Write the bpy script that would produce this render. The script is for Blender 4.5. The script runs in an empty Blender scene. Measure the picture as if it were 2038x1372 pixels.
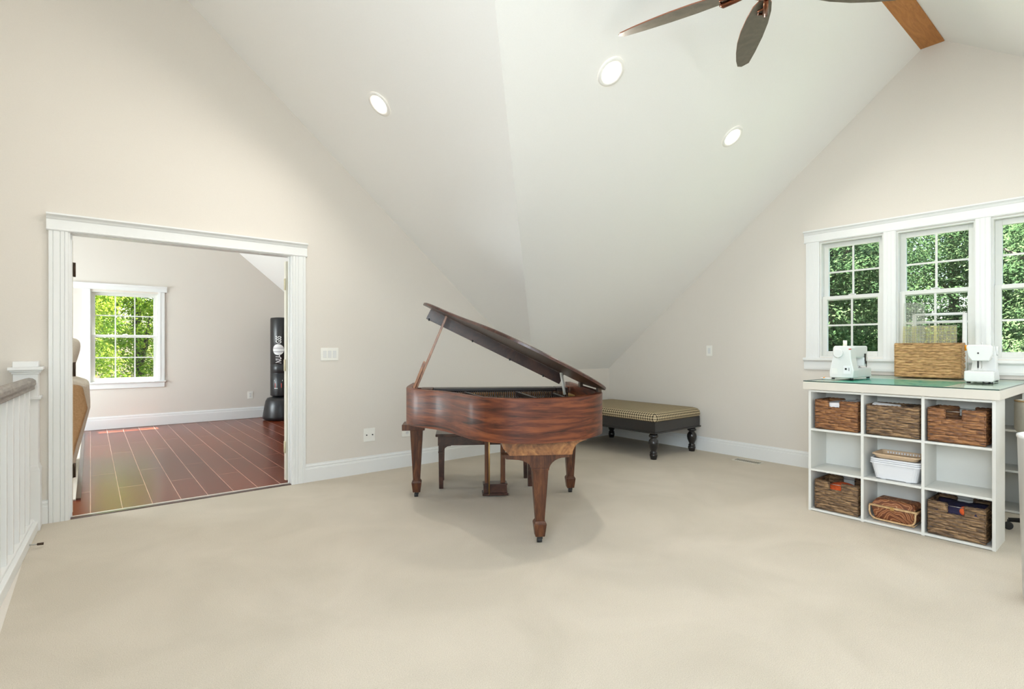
import bpy, bmesh, math, random
from mathutils import Vector, Matrix
random.seed(7)
PI = math.pi
S = bpy.context.scene
C = S.collection

# ------------------------------------------------------------------ camera
# room axes: +X runs along the door wall to the window wall, +Y runs to the door wall
EYE = 1.22
cam_d = bpy.data.cameras.new('camera'); cam = bpy.data.objects.new('camera', cam_d); C.objects.link(cam)
cam_d.sensor_width = 36.0
cam_d.lens = 36.0 * 1042.0 / 2038.0
cam_d.shift_y = 6.0 / 2038.0
cam_d.clip_start = 0.02; cam_d.clip_end = 300
YAW = math.atan2(1294, 1042)
cam.location = (0, 0, EYE)
cam.rotation_euler = (PI / 2, 0, YAW - PI / 2)
S.camera = cam

# ------------------------------------------------------------------ look
vs = S.view_settings
vs.view_transform = 'Standard'; vs.look = 'None'; vs.gamma = 1.0
vs.use_curve_mapping = False
vs.exposure = 0.86
S.cycles.max_bounces = 10; S.cycles.diffuse_bounces = 6; S.cycles.glossy_bounces = 4
S.cycles.transmission_bounces = 6; S.cycles.transparent_max_bounces = 24
S.cycles.sample_clamp_indirect = 6.0
S.cycles.caustics_reflective = False; S.cycles.caustics_refractive = False
S.cycles.use_denoising = True

# ------------------------------------------------------------------ sky and sun
w = bpy.data.worlds.new('sky'); S.world = w; w.use_nodes = True
nt = w.node_tree; bg = nt.nodes['Background']
sky = nt.nodes.new('ShaderNodeTexSky'); sky.sky_type = 'NISHITA'
sky.sun_disc = False; sky.sun_elevation = math.radians(62); sky.sun_rotation = math.radians(10)
sky.dust_density = 3.0
nt.links.new(sky.outputs[0], bg.inputs[0]); bg.inputs[1].default_value = 0.50

def aim(o, d):
    o.rotation_euler = Vector(d).to_track_quat('-Z', 'Y').to_euler()
sl = bpy.data.lights.new('sun', 'SUN'); so = bpy.data.objects.new('sun', sl); C.objects.link(so)
sl.energy = 46.0; sl.angle = math.radians(0.6); sl.color = (1.0, 0.95, 0.86)
so.location = (0, 20, 20); aim(so, (0.02, -0.25, -1.0))

# added fill lights outside unseen windows; the west one is the far room's daylight
def area_lamp(name, loc, d, sx, sy, power, col=(1, 0.985, 0.96)):
    l = bpy.data.lights.new(name, 'AREA'); l.shape = 'RECTANGLE'; l.size = sx; l.size_y = sy
    l.energy = power; l.color = col
    o = bpy.data.objects.new(name, l); C.objects.link(o); o.location = loc; aim(o, d); return o
COOL = (0.87, 0.925, 1.0)
area_lamp('fill_south', (2.65, -2.56, 1.35), (0, 1, 0.25), 1.2, 1.0, 16, COOL)
area_lamp('fill_landing', (-0.80, -2.56, 1.9), (0.1, 1, 0.15), 1.3, 1.8, 15, COOL)
area_lamp('fill_stairwell', (-2.35, -0.7, 2.5), (1, 0.12, 0.50), 2.3, 3.0, 185, COOL)
area_lamp('fill_east', (5.80, -0.95, 1.70), (-1, 0, 0.05), 1.3, 1.1, 18, COOL)
area_lamp('daylight_west', (-2.80, 8.1, 1.45), (1, 0, -0.15), 2.2, 1.3, 150, (0.90, 0.95, 1.0))

# ================================================================== materials
def _c(c): return (c[0], c[1], c[2], 1)
def mat(name, col, rough=0.5, metal=0.0, coat=0.0, spec=0.5, emit=None, es=0):
    m = bpy.data.materials.new(name); m.use_nodes = True
    b = m.node_tree.nodes['Principled BSDF']
    b.inputs['Base Color'].default_value = _c(col); b.inputs['Roughness'].default_value = rough
    b.inputs['Metallic'].default_value = metal; b.inputs['Coat Weight'].default_value = coat
    b.inputs['Coat Roughness'].default_value = 0.15
    b.inputs['Specular IOR Level'].default_value = spec
    if emit:
        b.inputs['Emission Color'].default_value = _c(emit); b.inputs['Emission Strength'].default_value = es
    return m
def N(m, t, **k):
    n = m.node_tree.nodes.new(t)
    for a, v in k.items(): setattr(n, a, v)
    return n
def L(m, a, b): m.node_tree.links.new(a, b)
def P(m): return m.node_tree.nodes['Principled BSDF']
def coords(m, scale=(1, 1, 1), out='Object', rot=(0, 0, 0)):
    tc = N(m, 'ShaderNodeTexCoord'); mp = N(m, 'ShaderNodeMapping')
    mp.inputs['Scale'].default_value = scale; mp.inputs['Rotation'].default_value = rot
    L(m, tc.outputs[out], mp.inputs[0]); return mp.outputs[0]
def ramp(m, fac, stops):
    r = N(m, 'ShaderNodeValToRGB'); L(m, fac, r.inputs[0])
    e = r.color_ramp.elements
    while len(e) < len(stops): e.new(0.5)
    for i, (p, c) in enumerate(stops): e[i].position = p; e[i].color = _c(c)
    return r.outputs[0]
def noise(m, vec, scale, detail=3, rough=0.5, dist=0.0):
    n = N(m, 'ShaderNodeTexNoise'); n.inputs['Scale'].default_value = scale
    n.inputs['Detail'].default_value = detail; n.inputs['Roughness'].default_value = rough
    n.inputs['Distortion'].default_value = dist
    L(m, vec, n.inputs['Vector']); return n.outputs['Fac']
def bump(m, h, strength, dist=0.01):
    b = N(m, 'ShaderNodeBump'); b.inputs['Strength'].default_value = strength; b.inputs['Distance'].default_value = dist
    L(m, h, b.inputs['Height']); L(m, b.outputs[0], P(m).inputs['Normal'])
def noisy(name, c1, c2, scale=(1, 1, 1), ns=10, rough=0.6, detail=4, lo=0.35, hi=0.65, bs=0, bd=0.002, **k):
    m = mat(name, c1, rough, **k); v = coords(m, scale); f = noise(m, v, ns, detail)
    L(m, ramp(m, f, [(lo, c1), (hi, c2)]), P(m).inputs['Base Color'])
    if bs: bump(m, f, bs, bd)
    return m

M = {}
M['wall'] = noisy('wall_paint', (0.705, 0.662, 0.605), (0.722, 0.679, 0.622), ns=180, rough=0.75, bs=0.05, bd=0.001)
M['ceiling'] = noisy('ceiling_paint', (0.865, 0.86, 0.845), (0.88, 0.875, 0.86), ns=150, rough=0.85, bs=0.04, bd=0.001)
M['trim'] = noisy('white_trim_paint', (0.785, 0.795, 0.79), (0.79, 0.80, 0.795), ns=30, rough=0.38)
M['creamdoor'] = mat('cream_door_paint', (0.78, 0.75, 0.64), 0.4)
M['vinyl'] = mat('window_vinyl', (0.70, 0.705, 0.675), 0.4)
# carpet
m = mat('beige_carpet', (0.55, 0.47, 0.37), 0.95, spec=0.1); v = coords(m)
f1 = noise(m, v, 260, 3, 0.7); f2 = noise(m, v, 1.6, 4, 0.55, 0.6)
c1 = ramp(m, f1, [(0.30, (0.54, 0.48, 0.395)), (0.70, (0.74, 0.68, 0.585))])
c2 = ramp(m, f2, [(0.35, (0.90, 0.90, 0.89)), (0.65, (1.0, 1.0, 1.0))])
mx = N(m, 'ShaderNodeMix', data_type='RGBA', blend_type='MULTIPLY'); mx.inputs[0].default_value = 1
L(m, c1, mx.inputs[6]); L(m, c2, mx.inputs[7]); L(m, mx.outputs[2], P(m).inputs['Base Color'])
bump(m, f1, 0.6, 0.006); M['carpet'] = m
# hardwood planks
m = mat('cherry_planks', (0.2, 0.04, 0.02), 0.24, coat=0.0, spec=0.36); v = coords(m, rot=(0, 0, PI / 2))
br = N(m, 'ShaderNodeTexBrick'); L(m, v, br.inputs['Vector'])
br.inputs['Color1'].default_value = (0.150, 0.028, 0.009, 1); br.inputs['Color2'].default_value = (0.215, 0.046, 0.016, 1)
br.inputs['Mortar'].default_value = (0.60, 0.42, 0.34, 1); br.inputs['Scale'].default_value = 1  # pale joint lines paint in the highlights along the plank bevels
br.inputs['Mortar Size'].default_value = 0.0028; br.inputs['Mortar Smooth'].default_value = 0.2
br.inputs['Brick Width'].default_value = 1.9; br.inputs['Row Height'].default_value = 0.19; br.offset = 0.37
g = noise(m, coords(m, (30, 1.2, 1)), 4, 5, 0.6)
gr = ramp(m, g, [(0.3, (0.72, 0.68, 0.66)), (0.7, (1.1, 1.1, 1.1))])
mx = N(m, 'ShaderNodeMix', data_type='RGBA', blend_type='MULTIPLY'); mx.inputs[0].default_value = 1
L(m, br.outputs['Color'], mx.inputs[6]); L(m, gr, mx.inputs[7]); L(m, mx.outputs[2], P(m).inputs['Base Color'])
M['planks'] = m

def wood(name, dark, mid, light, scale=(1, 1, 1), ns=4, rough=0.3, coat=0.3, dist=1.5, spec=0.5):
    m = mat(name, mid, rough, coat=coat, spec=spec); v = coords(m, scale)
    a = noise(m, v, ns, 6, 0.6, dist); b_ = noise(m, v, ns * 5, 4, 0.7, 0.3)
    ad = N(m, 'ShaderNodeMath', operation='MULTIPLY_ADD'); L(m, b_, ad.inputs[0]); ad.inputs[1].default_value = 0.3; L(m, a, ad.inputs[2])
    L(m, ramp(m, ad.outputs[0], [(0.45, dark), (0.64, mid), (0.82, light)]), P(m).inputs['Base Color'])
    bump(m, b_, 0.05, 0.001); return m
M['mahogany'] = wood('mahogany_case', (0.020, 0.007, 0.004), (0.110, 0.027, 0.011), (0.21, 0.060, 0.021), (1.2, 1.2, 14), 1.6, rough=0.40, coat=0.06, spec=0.36)
M['mahogany_u'] = wood('mahogany_legs', (0.035, 0.012, 0.006), (0.085, 0.028, 0.012), (0.16, 0.060, 0.023), (12, 12, 1.5), 2, rough=0.4, coat=0.06, spec=0.4)
M['mahogany_h'] = wood('mahogany_bracket', (0.11, 0.040, 0.014), (0.24, 0.095, 0.030), (0.42, 0.19, 0.06), (5, 5, 5), 2)
M['lid'] = wood('mahogany_lid', (0.022, 0.009, 0.007), (0.050, 0.019, 0.014), (0.10, 0.038, 0.024), (1.5, 9, 1.5), 2, rough=0.36, coat=0.15)
M['prop'] = wood('prop_wood', (0.14, 0.045, 0.015), (0.27, 0.10, 0.035), (0.38, 0.16, 0.06), (8, 8, 2), 3)
M['benchwood'] = wood('bench_wood', (0.022, 0.009, 0.007), (0.048, 0.018, 0.012), (0.085, 0.034, 0.022), (4, 14, 4), 2)
M['blackwood'] = mat('black_wood', (0.012, 0.010, 0.010), 0.25, coat=0.3)
M['piano_black'] = mat('dark_case_interior', (0.018, 0.010, 0.008), 0.35)
M['goldplate'] = noisy('gold_harp', (0.42, 0.26, 0.08), (0.55, 0.36, 0.13), ns=20, rough=0.42, metal=0.6)
M['ivory'] = mat('ivory', (0.8, 0.77, 0.68), 0.3)
M['hingecream'] = mat('cream_painted_brass', (0.66, 0.60, 0.42), 0.35)
M['steel'] = mat('steel', (0.55, 0.55, 0.53), 0.3, metal=1)
M['brass'] = mat('brass', (0.62, 0.40, 0.16), 0.35, metal=1)
M['bronze'] = mat('dark_bronze', (0.075, 0.05, 0.035), 0.4, metal=0.8)
M['copper'] = mat('copper_bronze', (0.22, 0.085, 0.045), 0.25, metal=0.9)
M['blade'] = wood('fan_blade_wood', (0.105, 0.09, 0.065), (0.135, 0.116, 0.085), (0.165, 0.142, 0.105), (3, 3, 3), 3, rough=0.5, coat=0.0)
M['bladeedge'] = mat('fan_blade_edge', (0.25, 0.09, 0.045), 0.4)
M['beam'] = wood('oak_beam', (0.33, 0.115, 0.010), (0.42, 0.155, 0.018), (0.50, 0.20, 0.032), (1, 7, 7), 3, rough=0.45, coat=0.1)
M['handrail'] = wood('grey_brown_rail', (0.12, 0.10, 0.082), (0.20, 0.170, 0.142), (0.29, 0.25, 0.21), (12, 1.6, 12), 2.5, rough=0.42, coat=0.1)
M['black'] = mat('black_plastic', (0.012, 0.012, 0.012), 0.4)
M['blackvinyl'] = noisy('black_vinyl', (0.010, 0.010, 0.011), (0.018, 0.018, 0.019), ns=8, rough=0.33)
M['rubber'] = mat('black_rubber', (0.02, 0.02, 0.02), 0.6)
M['white'] = mat('white_plastic', (0.72, 0.725, 0.715), 0.3)
M['bluewhite'] = mat('cool_white_plastic', (0.72, 0.73, 0.76), 0.3)
M['plate'] = mat('switch_plate_plastic', (0.85, 0.84, 0.79), 0.35)
M['tan'] = mat('tan_plastic', (0.62, 0.45, 0.29), 0.45)
M['laminate'] = noisy('white_laminate', (0.70, 0.695, 0.655), (0.72, 0.715, 0.675), ns=5, rough=0.42)
M['creamlam'] = noisy('cream_laminate_edge', (0.64, 0.60, 0.53), (0.66, 0.62, 0.55), ns=5, rough=0.42)
M['mat_green'] = mat('cutting_mat_green', (0.05, 0.36, 0.26), 0.5)
M['orange'] = mat('orange_thread', (0.85, 0.33, 0.01), 0.5)
M['orangefab'] = noisy('orange_yarn', (0.62, 0.085, 0.015), (0.75, 0.13, 0.03), ns=60, rough=0.9, bs=0.4)
M['navy'] = noisy('navy_cloth', (0.012, 0.012, 0.04), (0.03, 0.02, 0.06), ns=30, rough=0.9)
M['paper'] = mat('white_paper', (0.82, 0.81, 0.83), 0.6)
M['creamfab'] = noisy('cream_upholstery', (0.68, 0.60, 0.49), (0.74, 0.66, 0.56), ns=90, rough=0.9, bs=0.2)
M['tanfab'] = noisy('tan_upholstery', (0.42, 0.24, 0.11), (0.50, 0.30, 0.15), ns=70, rough=0.85, bs=0.15)
M['beigefab'] = noisy('beige_leatherette', (0.56, 0.52, 0.42), (0.60, 0.555, 0.455), ns=50, rough=0.55, bs=0.1)
M['piping'] = mat('tan_piping', (0.50, 0.32, 0.14), 0.6)
M['creamrug'] = noisy('cream_rug_pile', (0.72, 0.68, 0.60), (0.82, 0.78, 0.71), ns=200, rough=0.95, bs=0.5, bd=0.004)
M['ringwhite'] = mat('downlight_trim', (0.86, 0.85, 0.82), 0.4)
M['lamp'] = mat('downlight_lens', (1, 0.95, 0.85), 0.5, emit=(1.0, 0.86, 0.66), es=14)
M['bark'] = noisy('bark', (0.035, 0.028, 0.02), (0.075, 0.06, 0.045), (1, 1, 0.3), 12, 0.9, bs=0.6, bd=0.03)
M['grass'] = noisy('lawn', (0.028, 0.045, 0.018), (0.050, 0.075, 0.03), ns=3, rough=0.9)
M['red'] = mat('red_print', (0.45, 0.03, 0.02), 0.5)
M['printwhite'] = mat('white_print', (0.75, 0.75, 0.75), 0.5)
M['yellow'] = mat('yellow_lines', (0.75, 0.72, 0.10), 0.5)
M['darkhole'] = mat('dark_socket', (0.02, 0.02, 0.02), 0.6)

def wicker(name, dark, mid, light, rough=0.6):
    m = mat(name, mid, rough); v = coords(m, (14, 14, 150))
    f = noise(m, v, 1.0, 4, 0.65, 0.4); at = N(m, 'ShaderNodeAttribute'); at.attribute_name = 'strand'
    ad = N(m, 'ShaderNodeMath', operation='MULTIPLY_ADD'); L(m, at.outputs['Fac'], ad.inputs[0]); ad.inputs[1].default_value = 0.10; L(m, f, ad.inputs[2])
    L(m, ramp(m, ad.outputs[0], [(0.38, dark), (0.53, mid), (0.72, light)]), P(m).inputs['Base Color'])
    return m
M['wick_red'] = wicker('brown_wicker', (0.035, 0.013, 0.006), (0.19, 0.075, 0.026), (0.46, 0.22, 0.08))
M['wick_dark'] = wicker('dark_wicker', (0.022, 0.013, 0.007), (0.135, 0.075, 0.036), (0.42, 0.26, 0.125))
M['wick_tan'] = wicker('honey_seagrass', (0.17, 0.085, 0.028), (0.40, 0.225, 0.085), (0.60, 0.38, 0.165))
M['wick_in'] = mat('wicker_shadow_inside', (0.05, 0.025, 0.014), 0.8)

def glassmat(name, tint=(1, 1, 1), refl=1.0, haze=0.0):
    m = bpy.data.materials.new(name); m.use_nodes = True; n = m.node_tree; n.nodes.clear()
    out = n.nodes.new('ShaderNodeOutputMaterial'); tr = n.nodes.new('ShaderNodeBsdfTransparent'); tr.inputs[0].default_value = _c(tint)
    gl = n.nodes.new('ShaderNodeBsdfGlossy'); gl.inputs['Roughness'].default_value = 0.02
    fr = n.nodes.new('ShaderNodeFresnel'); fr.inputs[0].default_value = 1.5
    ge = n.nodes.new('ShaderNodeNewGeometry'); iv = n.nodes.new('ShaderNodeMath'); iv.operation = 'SUBTRACT'; iv.inputs[0].default_value = 1; n.links.new(ge.outputs['Backfacing'], iv.inputs[1])
    m0 = n.nodes.new('ShaderNodeMath'); m0.operation = 'MULTIPLY'; n.links.new(iv.outputs[0], m0.inputs[0]); n.links.new(fr.outputs[0], m0.inputs[1])
    mu = n.nodes.new('ShaderNodeMath'); mu.operation = 'MULTIPLY'; mu.inputs[1].default_value = refl; n.links.new(m0.outputs[0], mu.inputs[0])
    mx = n.nodes.new('ShaderNodeMixShader'); n.links.new(mu.outputs[0], mx.inputs[0]); n.links.new(tr.outputs[0], mx.inputs[1]); n.links.new(gl.outputs[0], mx.inputs[2])
    if haze:
        df = n.nodes.new('ShaderNodeBsdfDiffuse'); m2 = n.nodes.new('ShaderNodeMixShader'); m2.inputs[0].default_value = haze
        n.links.new(mx.outputs[0], m2.inputs[1]); n.links.new(df.outputs[0], m2.inputs[2]); n.links.new(m2.outputs[0], out.inputs[0])
    else: n.links.new(mx.outputs[0], out.inputs[0])
    return m
M['glass'] = glassmat('window_glass', (0.97, 0.99, 0.975), 1.0)
M['tableglass'] = glassmat('table_glass', (0.93, 0.985, 0.965), 0.5)
M['acrylic'] = glassmat('clear_acrylic', (0.93, 0.94, 0.90), 1.0, 0.08)
M['acrylic_y'] = glassmat('yellow_tinted_acrylic', (0.86, 0.82, 0.50), 1.0, 0.18)

def leafmat(name, c1, c2, c3):
    m = bpy.data.materials.new(name); m.use_nodes = True; n = m.node_tree; n.nodes.clear()
    out = n.nodes.new('ShaderNodeOutputMaterial'); df = n.nodes.new('ShaderNodeBsdfDiffuse'); tl = n.nodes.new('ShaderNodeBsdfTranslucent')
    mx = n.nodes.new('ShaderNodeMixShader'); mx.inputs[0].default_value = 0.5
    at = n.nodes.new('ShaderNodeAttribute'); at.attribute_name = 'tone'
    r = n.nodes.new('ShaderNodeValToRGB'); e = r.color_ramp.elements; e.new(0.5)
    for i, c in enumerate((c1, c2, c3)): e[i].position = i * 0.5; e[i].color = _c(c)
    n.links.new(at.outputs['Fac'], r.inputs[0]); n.links.new(r.outputs[0], df.inputs[0]); n.links.new(r.outputs[0], tl.inputs[0])
    n.links.new(df.outputs[0], mx.inputs[1]); n.links.new(tl.outputs[0], mx.inputs[2]); n.links.new(mx.outputs[0], out.inputs[0]); return m
M['leaf_a'] = leafmat('green_leaves', (0.036, 0.072, 0.034), (0.072, 0.130, 0.058), (0.150, 0.215, 0.098))
M['leaf_b'] = leafmat('yellow_green_leaves', (0.09, 0.20, 0.025), (0.24, 0.37, 0.05), (0.60, 0.63, 0.09))
M['leaf_c'] = leafmat('deep_green_leaves', (0.026, 0.054, 0.030), (0.055, 0.104, 0.052), (0.110, 0.170, 0.085))

# houndstooth weave from UV (metres)
m = mat('houndstooth_cloth', (0.5, 0.4, 0.25), 0.85, spec=0.2)
tc = N(m, 'ShaderNodeTexCoord'); sp = N(m, 'ShaderNodeSeparateXYZ'); L(m, tc.outputs['UV'], sp.inputs[0])
def mth(op, a, b=None, **k):
    n = N(m, 'ShaderNodeMath', operation=op)
    for i, x in enumerate((a, b)):
        if x is None: continue
        if isinstance(x, (int, float)): n.inputs[i].default_value = x
        else: L(m, x, n.inputs[i])
    return n.outputs[0]
PER = 0.030
ii = mth('FLOOR', mth('MULTIPLY', sp.outputs[0], 8 / PER)); jj = mth('FLOOR', mth('MULTIPLY', sp.outputs[1], 8 / PER))
wa = mth('LESS_THAN', mth('FLOORED_MODULO', ii, 8), 4); we = mth('LESS_THAN', mth('FLOORED_MODULO', jj, 8), 4)
se = mth('LESS_THAN', mth('FLOORED_MODULO', mth('ADD', ii, jj), 4), 2)
hd = mth('ADD', mth('MULTIPLY', se, wa), mth('MULTIPLY', mth('SUBTRACT', 1, se), we))
L(m, ramp(m, hd, [(0.0, (0.60, 0.49, 0.31)), (1.0, (0.045, 0.033, 0.022))]), P(m).inputs['Base Color'])
M['hound'] = m
# carved swirl leather of the sewing basket
m = mat('swirled_brown_cloth', (0.25, 0.1, 0.04), 0.5); v = coords(m, (1, 1, 1))
wv = N(m, 'ShaderNodeTexWave', wave_type='RINGS'); wv.inputs['Scale'].default_value = 9; wv.inputs['Distortion'].default_value = 9
wv.inputs['Detail'].default_value = 1.5; wv.inputs['Detail Scale'].default_value = 1.6; L(m, v, wv.inputs['Vector'])
L(m, ramp(m, wv.outputs['Fac'], [(0.0, (0.12, 0.035, 0.015)), (0.5, (0.30, 0.095, 0.03)), (0.62, (0.62, 0.42, 0.24)), (0.72, (0.34, 0.12, 0.04)), (1.0, (0.22, 0.07, 0.025))]), P(m).inputs['Base Color'])
M['swirl'] = m
M['rattan'] = wood('light_rattan', (0.40, 0.22, 0.09), (0.55, 0.34, 0.16), (0.68, 0.46, 0.25), (6, 6, 6), 4, rough=0.4)

# ================================================================== mesh helpers
def nb(): return bmesh.new()
def box(bm, lo, hi, mi=0):
    x0, y0, z0 = lo; x1, y1, z1 = hi
    vs_ = [bm.verts.new(p) for p in ((x0, y0, z0), (x1, y0, z0), (x1, y1, z0), (x0, y1, z0), (x0, y0, z1), (x1, y0, z1), (x1, y1, z1), (x0, y1, z1))]
    for f in ((0, 3, 2, 1), (4, 5, 6, 7), (0, 1, 5, 4), (1, 2, 6, 5), (2, 3, 7, 6), (3, 0, 4, 7)):
        q = bm.faces.new([vs_[i] for i in f]); q.material_index = mi
    return vs_
def hexa(bm, bot, top, mi=0):
    a = [bm.verts.new(p) for p in bot]; b = [bm.verts.new(p) for p in top]; n = len(a)
    fs = [bm.faces.new(a[::-1]), bm.faces.new(b)]
    for i in range(n): fs.append(bm.faces.new((a[i], a[(i + 1) % n], b[(i + 1) % n], b[i])))
    for f in fs: f.material_index = mi
def prism(bm, pts, ax, a0, a1, mi=0):
    """extrude 2D outline; ax 'x': pts=(y,z); 'y': pts=(x,z); 'z': pts=(x,y)"""
    def mk(p, a): return {'x': (a, p[0], p[1]), 'y': (p[0], a, p[1]), 'z': (p[0], p[1], a)}[ax]
    hexa(bm, [mk(p, a0) for p in pts], [mk(p, a1) for p in pts], mi)
def tube(bm, pts, r, seg=8, closed=False, cap=True, mi=0):
    pts = [Vector(p) for p in pts]; n = len(pts); rr = r if isinstance(r, (list, tuple)) else [r] * n
    rings = []; prev = None
    for i, p in enumerate(pts):
        if closed: t = (pts[(i + 1) % n] - pts[i - 1])
        else: t = (pts[min(i + 1, n - 1)] - pts[max(i - 1, 0)])
        t.normalize()
        if prev is None:
            a = Vector((0, 0, 1)) if abs(t.z) < 0.9 else Vector((1, 0, 0)); u = t.cross(a).normalized()
        else: u = (prev - t * prev.dot(t)).normalized()
        prev = u; w_ = t.cross(u)
        rings.append([bm.verts.new(p + (u * math.cos(2 * PI * k / seg) + w_ * math.sin(2 * PI * k / seg)) * rr[i]) for k in range(seg)])
    m_ = n if closed else n - 1
    for i in range(m_):
        A = rings[i]; B = rings[(i + 1) % n]
        for k in range(seg):
            f = bm.faces.new((A[k], A[(k + 1) % seg], B[(k + 1) % seg], B[k])); f.smooth = True; f.material_index = mi
    if cap and not closed:
        bm.faces.new(rings[0][::-1]).material_index = mi; bm.faces.new(rings[-1]).material_index = mi
def lathe(bm, prof, c=(0, 0), seg=24, mi=0, sx=1, sy=1, cap=True):
    rings = []
    for r, z in prof:
        rings.append([bm.verts.new((c[0] + sx * r * math.cos(2 * PI * k / seg), c[1] + sy * r * math.sin(2 * PI * k / seg), z)) for k in range(seg)])
    for i in range(len(rings) - 1):
        for k in range(seg):
            f = bm.faces.new((rings[i][k], rings[i][(k + 1) % seg], rings[i + 1][(k + 1) % seg], rings[i + 1][k])); f.smooth = True; f.material_index = mi
    if cap:
        bm.faces.new(rings[0][::-1]).material_index = mi; bm.faces.new(rings[-1]).material_index = mi
def taper(bm, cx, cy, z0, w0, z1, w1, d0=None, d1=None):
    d0 = w0 if d0 is None else d0; d1 = w1 if d1 is None else d1
    hexa(bm, [(cx - w0 / 2, cy - d0 / 2, z0), (cx + w0 / 2, cy - d0 / 2, z0), (cx + w0 / 2, cy + d0 / 2, z0), (cx - w0 / 2, cy + d0 / 2, z0)],
         [(cx - w1 / 2, cy - d1 / 2, z1), (cx + w1 / 2, cy - d1 / 2, z1), (cx + w1 / 2, cy + d1 / 2, z1), (cx - w1 / 2, cy + d1 / 2, z1)])
def obj(name, bm, mats, parent=None, bev=0, seg=2, smooth=False, label=None, sub=0, ang=40):
    bmesh.ops.recalc_face_normals(bm, faces=bm.faces)
    me = bpy.data.meshes.new(name); bm.to_mesh(me); bm.free()
    if not isinstance(mats, (list, tuple)): mats = [mats]
    for q in mats: me.materials.append(M[q] if isinstance(q, str) else q)
    o = bpy.data.objects.new(name, me); C.objects.link(o)
    if parent: o.parent = parent
    if smooth:
        for p in me.polygons: p.use_smooth = True
    if bev:
        b = o.modifiers.new('bevel', 'BEVEL'); b.width = bev; b.segments = seg; b.limit_method = 'ANGLE'; b.angle_limit = math.radians(ang)
        b.harden_normals = False
    if sub:
        s_ = o.modifiers.new('subdivision', 'SUBSURF'); s_.levels = sub; s_.render_levels = sub
    if label: o['label'] = label
    return o
def thing(name, label, cat, loc=(0, 0, 0), rz=0, group=None):
    o = bpy.data.objects.new(name, None); C.objects.link(o); o.empty_display_size = 0.1
    o.location = loc; o.rotation_euler = (0, 0, rz); o['label'] = label; o['category'] = cat
    if group: o['group'] = group
    return o
def tag(o, label, cat, group=None):
    o['label'] = label; o['category'] = cat
    if group: o['group'] = group
    return o
def struct(name, bm, m, label, cat, parent=None, **k):
    o = obj(name, bm, m, parent, **k); o['kind'] = 'structure'
    if parent is None: o['label'] = label; o['category'] = cat
    return o
def text_mesh(name, s, size, m, parent, mtx, ext=0.0008, shear=0.0, bold=0.0):
    cu = bpy.data.curves.new(name, 'FONT'); cu.body = s; cu.size = size; cu.extrude = ext; cu.shear = shear; cu.offset = bold
    cu.align_x = 'CENTER'; cu.align_y = 'CENTER'
    t = bpy.data.objects.new(name + '_tmp', cu); C.objects.link(t)
    dg = bpy.context.evaluated_depsgraph_get(); me = bpy.data.meshes.new_from_object(t.evaluated_get(dg))
    bpy.data.objects.remove(t)
    me.transform(mtx); me.materials.clear(); me.materials.append(M[m])
    o = bpy.data.objects.new(name, me); C.objects.link(o); o.parent = parent; return o
def clone(o, parent=None):
    c = o.copy(); C.objects.link(c)
    if parent: c.parent = parent
    for ch in o.children:
        d = ch.copy(); C.objects.link(d); d.parent = c
        for g_ in ch.children:
            e = g_.copy(); C.objects.link(e); e.parent = d
    return c

# ================================================================== room shell
YL = 4.86; XR = 5.66; YS = -2.4; WT = 0.12; WTL = 0.09; YF = 9.90; XW = -1.6; XFW = -2.6
ZK = 0.93; KA = 0.82; KB = 0.833; XB = 4.265; YRIDGE = 1.243; ZTOP = 4.82
def zA(y): return ZK + KA * (YL - y)
def zB(x): return ZK + KB * (XB - x)
def zA2(y): return 2.988 + 0.73 * y
XV = XB - (zA(YRIDGE) - ZK) / KB
XVS = XB - (zA2(YS) - ZK) / KB
XT = XB - (ZTOP - ZK) / KB

def wall_cells(bm, ax, a0, a1, t0, t1, z0, z1, holes):
    """wall in plane normal to ax, along coordinate a, thickness t0..t1, holes=(a0,a1,z0,z1)"""
    cuts = sorted({a0, a1} | {h[0] for h in holes} | {h[1] for h in holes})
    for p, q in zip(cuts, cuts[1:]):
        hs = sorted([(h[2], h[3]) for h in holes if h[0] <= p + 1e-6 and h[1] >= q - 1e-6]); z = z0
        segs = []
        for b_, t_ in hs:
            if b_ > z: segs.append((z, b_))
            z = t_
        segs.append((z, z1))
        for s0, s1 in segs:
            if ax == 'x': box(bm, (t0, p, s0), (t1, q, s1))
            else: box(bm, (p, t0, s0), (q, t1, s1))
DOOR = (-0.111, 1.390, 2.03)
WINS = [(1.599, 2.138), (0.960, 1.503), (0.321, 0.864)]   # y ranges on the window wall
WZ = (1.125, 2.265)
FW = (0.0, 0.83, 0.70, 2.06)

# floors
b = nb()
box(b, (-0.30, YS - 0.1, -0.25), (XR + 0.1, YL - 0.001, 0.0)); struct('floor', b, 'carpet', 'beige wall to wall carpet of the loft room', 'floor')
b = nb(); box(b, (XFW - 0.1, YL + 0.001, -0.25), (XB + 0.15, YF + 0.1, -0.004)); struct('floor_far', b, 'planks', 'dark cherry plank floor of the room beyond the doorway', 'floor')
b = nb(); box(b, (XW - 0.1, YS - 0.1, -1.6), (-0.30, YL, -1.5)); struct('floor_stairwell', b, 'carpet', 'carpeted landing below the railing', 'floor')
# door wall (runs down into the stairwell)
b = nb(); wall_cells(b, 'y', XW - 0.1, XR + WT, YL, YL + WTL, -1.6, 5.0, [(DOOR[0] - 0.018, DOOR[1] + 0.018, 0.0, DOOR[2] + 0.018)])
struct('wall_left', b, 'wall', 'tall beige wall with the wide cased doorway', 'wall')
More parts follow.
